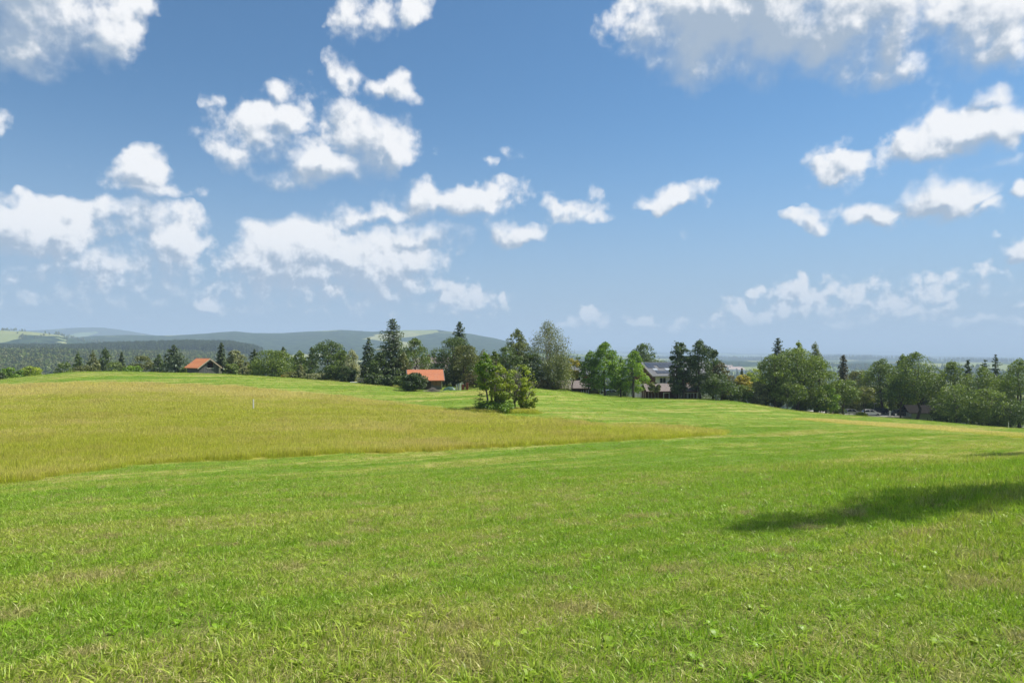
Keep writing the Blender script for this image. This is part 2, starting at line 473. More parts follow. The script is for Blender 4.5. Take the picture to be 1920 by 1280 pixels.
# ------------------------------------------------------------------ object helpers
def mesh_obj(name, verts, faces, mat=None, parent=None, smooth=False):
    me = bpy.data.meshes.new(name)
    me.from_pydata(verts, [], faces)
    if mat is not None:
        for m_ in (mat if isinstance(mat, (list, tuple)) else [mat]):
            me.materials.append(m_)
    if smooth:
        me.polygons.foreach_set('use_smooth', [True] * len(me.polygons))
    me.update()
    o = bpy.data.objects.new(name, me)
    COL.objects.link(o)
    if parent is not None:
        o.parent = parent
    return o
def fast_mesh(name, V, quads=None, tris=None):
    """numpy -> mesh; V (n,3), quads (m,4), tris (k,3)"""
    me = bpy.data.meshes.new(name)
    V = np.ascontiguousarray(V, np.float32)
    me.vertices.add(len(V))
    me.vertices.foreach_set('co', V.ravel())
    loops, starts, pos = [], [], 0
    for fc, k in ((quads, 4), (tris, 3)):
        if fc is None or len(fc) == 0:
            continue
        fc = np.asarray(fc, np.int32)
        loops.append(fc.ravel())
        starts.append(pos + np.arange(len(fc)) * k)
        pos += len(fc) * k
    L = np.concatenate(loops)
    S = np.concatenate(starts)
    me.loops.add(len(L))
    me.loops.foreach_set('vertex_index', L.astype(np.int32))
    me.polygons.add(len(S))
    me.polygons.foreach_set('loop_start', S.astype(np.int32))
    me.update(calc_edges=True)
    me.validate()
    return me
def tag(o, label=None, cat=None, group=None, kind=None):
    for k, v in (('label', label), ('category', cat), ('group', group), ('kind', kind)):
        if v:
            o[k] = v
    return o
def empty(name, loc, rz=0.0):
    o = bpy.data.objects.new(name, None)
    COL.objects.link(o)
    o.location = loc
    o.rotation_euler = (0, 0, rz)
    o.empty_display_size = .3
    return o
def attr(me, name, vals, dom='POINT', typ='FLOAT'):
    a = me.attributes.new(name, typ, dom)
    if typ == 'FLOAT':
        a.data.foreach_set('value', np.ascontiguousarray(vals, np.float32))
    elif typ == 'FLOAT_COLOR':
        a.data.foreach_set('color', np.ascontiguousarray(vals, np.float32).ravel())
    elif typ == 'FLOAT_VECTOR':
        a.data.foreach_set('vector', np.ascontiguousarray(vals, np.float32).ravel())
    else:
        a.data.foreach_set('value', np.ascontiguousarray(vals, np.int32))

def new_mat(name):
    m = bpy.data.materials.new(name)
    m.use_nodes = True
    m.node_tree.nodes.clear()
    g = NT(m.node_tree)
    out = g.n('ShaderNodeOutputMaterial')
    return m, g, out

# ------------------------------------------------------------------ field colour, shared by the soil sheet and the blades
def field_group():
    grp = bpy.data.node_groups.new('field_colour', 'ShaderNodeTree')
    grp.interface.new_socket('P', in_out='INPUT', socket_type='NodeSocketVector')
    grp.interface.new_socket('dry', in_out='OUTPUT', socket_type='NodeSocketFloat')
    grp.interface.new_socket('mown', in_out='OUTPUT', socket_type='NodeSocketColor')
    h = NT(grp)
    P = h.n('NodeGroupInput').outputs[0]
    go = h.n('NodeGroupOutput')
    # swaths run beside the standing grass, up the slope and away to the right
    mp = h.n('ShaderNodeMapping')
    h.link(P, mp.inputs['Vector'])
    mp.inputs['Rotation'].default_value = (0, 0, R(-41))
    wv = h.noise(P, .03, 2.0, .5, dim='2D', col=True)
    wv = h.n('ShaderNodeVectorMath', operation='MULTIPLY_ADD', ins={0: wv, 1: (10, 10, 0), 2: mp.outputs[0]}).outputs[0]
    st = h.n('ShaderNodeVectorMath', operation='MULTIPLY', ins={0: wv, 1: (.010, .38, 0)}).outputs[0]
    sw = h.noise(st, 1.0, 3.0, .55, dim='2D')
    st2 = h.n('ShaderNodeVectorMath', operation='MULTIPLY', ins={0: wv, 1: (.05, 1.6, 0)}).outputs[0]
    sw2 = h.noise(st2, 1.0, 2.0, .5, dim='2D')
    big = h.noise(P, .07, 3.0, .5, dim='2D')
    mid = h.noise(P, .55, 3.0, .55, dim='2D')
    fine = h.noise(P, 3.2, 3.0, .6, dim='2D')
    d = h.m('MULTIPLY', h.m('SUBTRACT', sw, .5), 2.3)
    d = h.m('ADD', d, h.m('MULTIPLY', h.m('SUBTRACT', sw2, .5), 1.1))
    d = h.m('ADD', d, h.m('MULTIPLY', h.m('SUBTRACT', big, .5), .9))
    d = h.m('ADD', d, h.m('MULTIPLY', h.m('SUBTRACT', mid, .5), .9))
    d = h.m('ADD', d, h.m('MULTIPLY', h.m('SUBTRACT', fine, .5), .7))
    dry = h.sm(h.m('ADD', d, .5), .18, .98)
    rp = h.n('ShaderNodeValToRGB')
    h.link(dry, rp.inputs[0])
    e = rp.color_ramp.elements
    e[0].position, e[0].color = 0.0, (.138, .250, .018, 1)
    e[1].position, e[1].color = 1.0, (.430, .395, .120, 1)
    for pos, c in ((.35, (.190, .305, .026, 1)), (.65, (.275, .365, .042, 1))):
        q = rp.color_ramp.elements.new(pos)
        q.color = c
    h.link(dry, go.inputs[0])
    h.link(rp.outputs[0], go.inputs[1])
    return grp
FIELD = field_group()
def use_field(g):
    geo = g.n('ShaderNodeNewGeometry')
    nd = g.t.nodes.new('ShaderNodeGroup')
    nd.node_tree = FIELD
    g.link(geo.outputs['Position'], nd.inputs[0])
    return nd.outputs[0], nd.outputs[1], geo.outputs['Position']

def meadow_mat():
    m, g, out = new_mat('meadow_ground')
    dry, col, P = use_field(g)
    a = g.n('ShaderNodeAttribute', attribute_name='tall')
    gold = g.mix(g.noise(P, .5, 4, .6), (.28, .32, .03), (.46, .40, .10))
    col = g.mix(a.outputs['Fac'], col, gold)
    nr = g.n('ShaderNodeAttribute', attribute_name='near')
    thatch = g.mix(g.noise(P, 6.0, 4, .65), (.095, .110, .024), (.28, .25, .095))
    col = g.mix(g.m('MULTIPLY', nr.outputs['Fac'], .8), col, thatch)
    fine = g.noise(P, 14.0, 4, .65)
    col = g.mix(g.sm(fine, .35, .75), g.mix(.55, col, (.06, .075, .02)), col)
    col = g.mix(g.m('MULTIPLY', g.sm(g.noise(P, 2.3, 4, .6), .60, .74), .5), col, (.27, .21, .11))
    bs = g.n('ShaderNodeBsdfPrincipled', ins={'Base Color': col, 'Roughness': .95})
    bs.inputs['Specular IOR Level'].default_value = .1
    bp = g.n('ShaderNodeBump')
    bp.inputs['Strength'].default_value = .9
    bp.inputs['Distance'].default_value = .06
    g.link(g.noise(P, 9.0, 6, .7), bp.inputs['Height'])
    g.link(bp.outputs[0], bs.inputs['Normal'])
    g.link(bs.outputs[0], out.inputs[0])
    return m
def country_mat():
    """far fields and woods, seen as patches"""
    m, g, out = new_mat('countryside_ground')
    geo = g.n('ShaderNodeNewGeometry')
    P = geo.outputs['Position']
    wq = g.noise(P, .0012, 3, .5, dim='2D', col=True)
    pw = g.n('ShaderNodeVectorMath', operation='MULTIPLY_ADD', ins={0: wq, 1: (500, 500, 0), 2: P}).outputs[0]
    vo = g.n('ShaderNodeTexVoronoi', voronoi_dimensions='2D', feature='F1')
    g.link(g.n('ShaderNodeVectorMath', operation='MULTIPLY', ins={0: pw, 1: (1, .45, 0)}).outputs[0], vo.inputs['Vector'])
    vo.inputs['Scale'].default_value = .0060
    sp = g.n('ShaderNodeSeparateColor', ins={0: vo.outputs['Color']})
    field = g.mix(sp.outputs[0], (.13, .19, .06), (.27, .27, .12))
    wood = g.mix(g.sm(g.noise(P, .02, 4, .7, dim='2D'), .3, .7), (.008, .020, .010), (.046, .076, .028))
    wn = g.noise(pw, .0011, 4, .55, dim='2D')
    a = g.n('ShaderNodeAttribute', attribute_name='open')
    th = g.m('ADD', g.m('MULTIPLY', g.m('SUBTRACT', sp.outputs[1], .5), .42), g.m('ADD', wn, g.m('MULTIPLY', g.m('SUBTRACT', a.outputs['Fac'], .5), .5)))
    wf = g.sm(th, .60, .585)
    col = g.mix(wf, field, wood)
    bs = g.n('ShaderNodeBsdfDiffuse')
    g.link(col, bs.inputs['Color'])
    g.link(bs.outputs[0], out.inputs[0])
    return m

def build_ground():
    fr = np.linspace(-62, 62, 620)
    bk = np.linspace(62, 298, 60)[1:-1]
    az = np.radians(np.concatenate([fr, bk]))
    na = len(az)
    rr = np.concatenate([np.geomspace(.7, 12, 26)[:-1], np.geomspace(12, 200, 130)[:-1], np.geomspace(200, 1200, 110)[:-1], np.geomspace(1200, 48000, 150)])
    nr = len(rr)
    A, Rr = np.meshgrid(az, rr)
    X, Y = Rr * np.sin(A), Rr * np.cos(A)
    Z = height(X, Y)
    V = np.stack([X, Y, Z], -1).reshape(-1, 3)
    V = np.concatenate([V, [[0, 0, gh(0, 0)]]])
    i = np.arange(nr - 1)[:, None]
    j = np.arange(na)[None]
    j2 = (j + 1) % na
    q = np.stack([i * na + j, i * na + j2, (i + 1) * na + j2, (i + 1) * na + j], -1).reshape(-1, 4)[:, ::-1]
    c = len(V) - 1
    tr = np.stack([np.full(na, c), np.arange(na), (np.arange(na) + 1) % na], -1)[:, ::-1]
    me = fast_mesh('ground', V, q, tr)
    tall = (inside(TALL, V[:, 0], V[:, 1]) | inside(DRY, V[:, 0], V[:, 1])).astype(float)
    attr(me, 'tall', tall)
    attr(me, 'near', np.clip((30 - np.hypot(V[:, 0], V[:, 1])) / 12, 0, 1))      # litter shows between the blades close by
    az_v = np.arctan2(V[:, 0], V[:, 1])
    px = 960 + F * np.tan(np.clip(az_v, -1.2, 1.2))
    r = np.hypot(V[:, 0], V[:, 1])
    op = np.full(len(V), .5)
    op += np.where((r > 2600) & (r < 4300) & (px < 128), .45, 0)          # open hillside with the village
    op += np.where((r > 1150) & (r < 2600) & (px < 520), -.7, 0)          # closed forest
    op += np.where((r > 4000) & (px < 1000), -.15, 0)
    op += np.where((r > 2400) & (r < 4000) & (px >= 128) & (px < 1000), -.3, 0)
    op += np.where((r > 2500) & (r < 6200) & (px > 1150), .12, 0)
    attr(me, 'open', np.clip(op, 0, 1.2))
    me.materials.append(meadow_mat())
    me.materials.append(country_mat())
    nf = len(me.polygons)
    mi = np.zeros(nf, np.int32)
    rq = np.repeat(rr[:-1], na)
    mi[:len(q)] = (rq > 300).astype(np.int32)
    me.polygons.foreach_set('material_index', mi)
    me.polygons.foreach_set('use_smooth', np.ones(nf, bool))
    o = bpy.data.objects.new('ground', me)
    COL.objects.link(o)
    tag(o, 'rolling hay meadow running down to the wooded valley and far hills', None, None, 'structure')
build_ground()

# ------------------------------------------------------------------ foliage
def foliage_mat():
    m, g, out = new_mat('foliage')
    a = g.n('ShaderNodeAttribute', attribute_name='leaf')
    col = a.outputs['Color']
    d = g.n('ShaderNodeBsdfDiffuse', ins={'Color': col})
    hs = g.n('ShaderNodeHueSaturation', ins={'Color': col})
    hs.inputs['Value'].default_value = 1.35
    hs.inputs['Saturation'].default_value = 1.15
    t = g.n('ShaderNodeBsdfTranslucent', ins={'Color': hs.outputs[0]})
    mx = g.n('ShaderNodeMixShader', ins={0: .32, 1: d.outputs[0], 2: t.outputs[0]})
    gl = g.n('ShaderNodeBsdfGlossy', ins={'Color': (.8, .85, .9, 1), 'Roughness': .5})
    mx2 = g.n('ShaderNodeMixShader', ins={0: .04, 1: mx.outputs[0], 2: gl.outputs[0]})
    g.link(mx2.outputs[0], out.inputs[0])
    return m
FOL_M = foliage_mat()
def bark_mat(name, c1, c2, scale=6.0):
    m, g, out = new_mat(name)
    tc = g.n('ShaderNodeTexCoord')
    mp = g.n('ShaderNodeMapping')
    g.link(tc.outputs['Object'], mp.inputs['Vector'])
    mp.inputs['Scale'].default_value = (1, 1, .25)
    n = g.noise(mp.outputs[0], scale, 5, .65)
    col = g.mix(g.sm(n, .35, .65), c1, c2)
    bs = g.n('ShaderNodeBsdfPrincipled', ins={'Base Color': col, 'Roughness': .9})
    bp = g.n('ShaderNodeBump')
    bp.inputs['Strength'].default_value = .6
    bp.inputs['Distance'].default_value = .03
    g.link(n, bp.inputs['Height'])
    g.link(bp.outputs[0], bs.inputs['Normal'])
    g.link(bs.outputs[0], out.inputs[0])
    return m
BARK = bark_mat('bark_brown', (.035, .026, .018), (.10, .08, .06))
BARK_GREY = bark_mat('bark_grey', (.10, .09, .08), (.26, .24, .21))
BARK_PALE = bark_mat('bark_pale', (.20, .19, .17), (.50, .48, .44), 4.0)

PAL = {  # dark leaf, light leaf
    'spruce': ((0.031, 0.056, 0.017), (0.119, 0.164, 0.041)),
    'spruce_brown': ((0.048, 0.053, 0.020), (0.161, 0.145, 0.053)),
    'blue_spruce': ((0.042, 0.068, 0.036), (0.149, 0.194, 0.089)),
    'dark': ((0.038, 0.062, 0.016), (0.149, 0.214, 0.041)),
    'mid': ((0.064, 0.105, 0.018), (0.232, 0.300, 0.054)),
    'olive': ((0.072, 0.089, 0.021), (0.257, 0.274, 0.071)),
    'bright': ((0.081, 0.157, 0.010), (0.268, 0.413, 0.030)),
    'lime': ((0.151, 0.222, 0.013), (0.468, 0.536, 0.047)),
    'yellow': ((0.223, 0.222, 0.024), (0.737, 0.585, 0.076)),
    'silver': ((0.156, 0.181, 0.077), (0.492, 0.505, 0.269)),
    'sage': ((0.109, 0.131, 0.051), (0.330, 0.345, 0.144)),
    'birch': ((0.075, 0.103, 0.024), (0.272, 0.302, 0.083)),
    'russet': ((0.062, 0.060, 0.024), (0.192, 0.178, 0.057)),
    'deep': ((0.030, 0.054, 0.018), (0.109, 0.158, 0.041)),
}
class Tree:
    """collects leaf quads and wood tubes of one tree, in metres, foot at the origin"""
    def __init__(self, pal, rng):
        self.c, self.u, self.v, self.col = [], [], [], []
        self.wv, self.wf = [], []
        self.pal = PAL[pal]
        self.rng = rng
    def leaves(self, C, N, size, aspect=.62, tone=None, axis=None, jitter=.9, pal=None):
        """leaf sprays at C facing about N; tone 0..1 picks between the dark and the light leaf colour of the kind"""
        n = len(C)
        if n == 0:
            return
        rng = self.rng
        N = N + rng.normal(0, jitter, (n, 3))
        N /= np.linalg.norm(N, axis=1)[:, None] + 1e-9
        if axis is None:
            A = rng.normal(0, 1, (n, 3))
        else:
            A = axis + rng.normal(0, .25, (n, 3))
        U = np.cross(N, A)
        U /= np.linalg.norm(U, axis=1)[:, None] + 1e-9
        Vv = np.cross(U, N)
        s = size * rng.uniform(.65, 1.35, n)
        self.c.append(C)
        self.u.append(U * (s * aspect * .5)[:, None])
        self.v.append(Vv * (s * .5)[:, None])
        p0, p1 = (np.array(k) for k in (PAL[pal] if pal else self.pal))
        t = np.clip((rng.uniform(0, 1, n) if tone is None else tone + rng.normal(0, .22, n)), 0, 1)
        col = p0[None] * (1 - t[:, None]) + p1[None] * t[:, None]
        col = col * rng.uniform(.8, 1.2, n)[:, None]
        self.col.append(col)
    def tube(self, P, Rd, sides=6):
        """tapered tube through the points P"""
        P = [Vector(p) for p in P]
        b = len(self.wv)
        up = Vector((0, 0, 1))
        for i, p in enumerate(P):
            d = (P[min(i + 1, len(P) - 1)] - P[max(i - 1, 0)]).normalized()
            s = d.cross(Vector((1, .13, .07))).normalized()
            t = d.cross(s).normalized()
            for k in range(sides):
                a = 2 * math.pi * k / sides
                self.wv.append(tuple(p + (s * math.cos(a) + t * math.sin(a)) * Rd[i]))
        for i in range(len(P) - 1):
            for k in range(sides):
                k2 = (k + 1) % sides
                self.wf.append((b + i * sides + k, b + i * sides + k2, b + (i + 1) * sides + k2, b + (i + 1) * sides + k))
        e = b + (len(P) - 1) * sides
        self.wf.append(tuple(e + k for k in range(sides)))
    def limb(self, p0, d, L, r0, bends=4, curve=.25, sides=5):
        rng = self.rng
        P, Rr = [Vector(p0)], [r0]
        d = Vector(d).normalized()
        for i in range(bends):
            d = (d + Vector(rng.normal(0, curve, 3)) + Vector((0, 0, .10))).normalized()
            P.append(P[-1] + d * (L / bends))
            Rr.append(r0 * (1 - (i + 1) / bends * .85))
        self.tube(P, Rr, sides)
        return P
    def crown_mesh(self):
        C, U, V = np.concatenate(self.c), np.concatenate(self.u), np.concatenate(self.v)
        n = len(C)
        W = np.empty((n, 4, 3))
        bend = np.cross(U, V)
        bend = bend / (np.linalg.norm(bend, axis=1)[:, None] + 1e-9) * (np.linalg.norm(V, axis=1)[:, None] * .25)
        W[:, 0], W[:, 1], W[:, 2], W[:, 3] = C - V, C + U + bend, C + V, C - U + bend
        q = np.arange(n * 4).reshape(n, 4)
        me = fast_mesh('crown', W.reshape(-1, 3), q)
        col = np.concatenate(self.col)
        col = np.concatenate([col, np.ones((n, 1))], 1)
        attr(me, 'leaf', np.repeat(col, 4, axis=0), 'POINT', 'FLOAT_COLOR')
        me.materials.append(FOL_M)
        return me

def prof(kind, t):
    """crown half width over its height, t = 0 bottom .. 1 top"""
    t = np.clip(t, 0, 1)
    if kind == 'round':
        return np.sqrt(np.clip(1 - (2 * t - .92) ** 2 / 1.17, 0, 1))
    if kind == 'dome':
        return np.where(t < .35, .86 + .14 * t / .35, np.sqrt(np.clip(1 - ((t - .35) / .66) ** 2, 0, 1)))
    if kind == 'egg':
        return np.where(t < .3, .62 + .38 * np.sin(t / .3 * math.pi / 2), np.cos((t - .3) / .7 * math.pi / 2) ** .75)
    if kind == 'cone':
        return np.where(t < .12, .7 + 2.5 * t, np.clip(1 - (t - .12) / .88, 0, 1) ** .8) + .03
    if kind == 'column':
        return np.where(t < .15, .55 + 3 * t, np.where(t < .7, 1.0, np.sqrt(np.clip(1 - ((t - .7) / .31) ** 2, 0, 1))))
    if kind == 'pear':
        return np.where(t < .25, .75 + t, np.cos((t - .25) / .75 * math.pi / 2) ** .6)
    return np.ones_like(t)

def decid(tr, W, H, zb, shape, leaf=.30, cl=60, per=70, lean=0.0, gap=.0, sub=.20, weep=False, seed_tone=.5):
    """broad-leaved crown: clumps of sprays filling the outline"""
    rng = tr.rng
    ch = H - zb
    t = rng.uniform(0, 1, cl) ** .9
    th = rng.uniform(0, 2 * math.pi, cl)
    rim = prof(shape, t)
    rad = rim * W * rng.uniform(.35, .92, cl) ** .6
    # lobes break the outline
    lob = 1 + .22 * np.sin(th * 3 + rng.uniform(0, 6)) * rng.uniform(.3, 1) + .16 * np.sin(th * 5 + t * 9 + rng.uniform(0, 6))
    rad = rad * lob
    cx, cyy, cz = rad * np.cos(th) + lean * t * W, rad * np.sin(th), zb + ch * (.04 + .92 * t)
    rc = W * sub * rng.uniform(.65, 1.45, cl) * (.55 + .6 * rim)
    tone = np.clip(seed_tone + rng.normal(0, .20, cl), 0, 1)
    for k in range(cl):
        if rng.uniform() < gap:
            continue
        n = int(per * (rc[k] / (W * sub)) ** 2 * rng.uniform(.7, 1.2)) + 6
        d = rng.normal(0, 1, (n, 3))
        d /= np.linalg.norm(d, axis=1)[:, None]
        d[:, 2] = np.where((d[:, 2] < -.2) & (rng.uniform(0, 1, n) < .6), -d[:, 2], d[:, 2])
        rr = rng.uniform(.45, 1.05, n) ** .6
        C = np.array([cx[k], cyy[k], cz[k]]) + d * (rr * rc[k])[:, None] * np.array([1.05, 1.05, .8 if not weep else 1.5])
        if weep:
            C[:, 2] -= rng.uniform(0, 1, n) ** 2 * rc[k] * 1.6
        C[:, 2] = np.maximum(C[:, 2], .1)
        ax = None
        if weep:
            ax = np.tile(np.array([[0, 0, 1.0]]), (n, 1))
        tr.leaves(C, d + np.array([0, 0, .35]), leaf, .62 if not weep else .42, np.full(n, tone[k]), ax)
    # loose twigs past the rim
    m = cl * 5
    t2 = rng.uniform(.05, 1, m)
    th2 = rng.uniform(0, 2 * math.pi, m)
    r2 = prof(shape, t2) * W * rng.uniform(.92, 1.16, m)
    C = np.stack([r2 * np.cos(th2) + lean * t2 * W, r2 * np.sin(th2), zb + ch * (.02 + .99 * t2)], -1)
    tr.leaves(C, np.stack([np.cos(th2), np.sin(th2), np.full(m, .4)], -1), leaf * .85, .6)
    return cx, cyy, cz

def conifer(tr, W, H, zb=.6, layers=None, dens=1.0, leaf=.42, droop=.35, ragged=.25, shape='cone', thin=1.0):
    """spires: drooping boughs of uneven length at uneven heights, hung with sprays"""
    rng = tr.rng
    layers = layers or int(H * 2.0)
    total = int(layers * 9 * thin)
    for i in range(total):
        t = ((i + rng.uniform(-4, 4)) / total)
        t = min(max(t, 0), .985)
        z = zb + (H - zb) * t
        L = W * (float(prof(shape, np.array([t]))[0]) + .05)
        a = i * 2.399 + rng.normal(0, .3)
        wob = 1 + .22 * math.sin(t * 17 + a * 2)
        l = max(.22, L * wob * rng.uniform(1 - ragged * 1.4, 1 + ragged * .5))
        n = int((7 + l * 10) * dens)
        s = rng.uniform(.03, 1, n) ** .7
        side = rng.normal(0, .17, n) * l * (1.05 - s * .8)
        dx, dy = math.cos(a), math.sin(a)
        rise = .55 * max(0, t - .72) / .28                  # the top boughs point up
        zz = z + l * s * rise - (1 - rise) * droop * l * s ** 1.3 + .14 * l * s ** 3 - np.abs(rng.normal(0, .11, n)) * l
        C = np.stack([dx * l * s - dy * side, dy * l * s + dx * side, zz], -1)
        C[:, 2] = np.maximum(C[:, 2], .08)
        N = np.stack([dx * .6 + rng.normal(0, .25, n), dy * .6 + rng.normal(0, .25, n), np.full(n, .75)], -1)
        ax = np.stack([np.full(n, dx), np.full(n, dy), np.full(n, -.45)], -1)
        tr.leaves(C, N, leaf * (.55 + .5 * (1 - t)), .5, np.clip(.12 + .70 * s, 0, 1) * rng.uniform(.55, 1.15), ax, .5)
    C = np.stack([rng.normal(0, .05, 14), rng.normal(0, .05, 14), H - rng.uniform(0, 1.0, 14)], -1)
    tr.leaves(C, rng.normal(0, 1, (14, 3)), leaf * .5, .4, None, np.tile(np.array([[0, 0, 1.0]]), (14, 1)))

TREE_N = [0]
def plant_tree(name, label, cat, px, py_top, hw, Y, kind, pal, shape='egg', trunk=.12, bark=None, group=None, leaf=None, cl=None, per=None, gap=0.0, lean=0.0, tone=.5, multi=1, sub=.27, droop=.35, ragged=.25, thin=1.0, bare=0, X=None, H=None, W=None):
    """one tree or bush standing at photo column px, Y metres ahead; hw = half width in photo pixels"""
    TREE_N[0] += 1
    rng = np.random.default_rng(1000 + TREE_N[0] * 17)
    x = at(px, Y) if X is None else X
    z0 = gh(x, Y)
    if H is None:
        H = (HOR - py_top) / F * Y - z0
    if W is None:
        W = hw / F * Y * 1.10
    H = max(H, .8)
    tr = Tree(pal, rng)
    lf = leaf or float(np.clip(Y / 640 * 1.25, .13, .42))
    zb = H * (trunk * .75 if trunk < .3 else trunk)
    if kind == 'decid' or kind == 'weep':
        vol = max(W, .6) * max(H - zb, .6)
        c = cl or int(np.clip(26 + vol * 1.5, 26, 130))
        p = per or int(np.clip(85 * (.28 / lf) ** 1.2, 30, 150))
        cx, cyy, cz = decid(tr, W, H, zb, shape, lf, c, p, lean, gap, sub, kind == 'weep', tone)
        r0 = max(.05, H * .018)
        for s in range(multi):
            o = Vector((rng.normal(0, .12 * W), rng.normal(0, .12 * W), 0)) if multi > 1 else Vector((0, 0, 0))
            P = [o + Vector((0, 0, -.3)), o + Vector((rng.normal(0, .03) * H, 0, H * .18)), o * 2 + Vector((rng.normal(0, .04) * H + lean * .3 * W, rng.normal(0, .03) * H, H * .45)), o * 2.5 + Vector((rng.normal(0, .05) * H + lean * .7 * W, rng.normal(0, .05) * H, H * .82))]
            tr.tube(P, [r0 * 1.5, r0, r0 * .7, r0 * .2], 7)
            for k in range(7 if multi == 1 else 3):
                j = rng.integers(0, len(cx))
                b = P[1].lerp(P[3], rng.uniform(.05, .7))
                e = Vector((cx[j], cyy[j], cz[j]))
                mid = b.lerp(e, .5) + Vector((0, 0, -.05 * H))
                tr.tube([b, mid, e], [r0 * .45, r0 * .28, r0 * .08], 5)
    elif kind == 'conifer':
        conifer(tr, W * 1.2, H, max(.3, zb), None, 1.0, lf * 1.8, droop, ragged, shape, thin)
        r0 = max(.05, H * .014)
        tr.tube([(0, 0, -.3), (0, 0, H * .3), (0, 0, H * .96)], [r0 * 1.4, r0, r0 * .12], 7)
    for k in range(bare):                                   # leafless branches
        b = Vector((rng.normal(0, .1 * W), rng.normal(0, .1 * W), H * rng.uniform(.15, .5)))
        d = Vector((rng.normal(0, .6) + lean, rng.normal(0, .5), rng.uniform(.5, 1.4)))
        Pq = tr.limb(b, d, H * rng.uniform(.35, .62), .062, 5, .22, 5)
        for q in range(4):
            s = Pq[rng.integers(1, len(Pq) - 1)]
            tr.limb(s, Vector(rng.normal(0, .7, 3)) + Vector((0, 0, .6)), H * rng.uniform(.12, .25), .034, 4, .3, 4)
    root = empty(name, (x, Y, z0), 0)
    tag(root, label, cat, group)
    tm = bpy.data.meshes.new('trunk')
    tm.from_pydata(tr.wv, [], tr.wf)
    tm.materials.append(bark or BARK)
    tm.polygons.foreach_set('use_smooth', [True] * len(tm.polygons))
    to = bpy.data.objects.new('trunk' if multi == 1 else 'stems', tm)
    COL.objects.link(to)
    to.parent = root
    co = bpy.data.objects.new('crown' if cat == 'tree' else 'foliage', tr.crown_mesh())
    COL.objects.link(co)
    co.parent = root
    return root

def T(name, label, px, py, hw, Y, kind='decid', pal='mid', **k):
    return plant_tree(name, label, 'tree', px, py, hw, Y, kind, pal, **k)
def B(name, label, px, py, hw, Y, pal='mid', **k):
    k.setdefault('trunk', .02)
    k.setdefault('multi', 3)
    k.setdefault('shape', 'dome')
    return plant_tree(name, label, 'bush', px, py, hw, Y, 'decid', pal, **k)

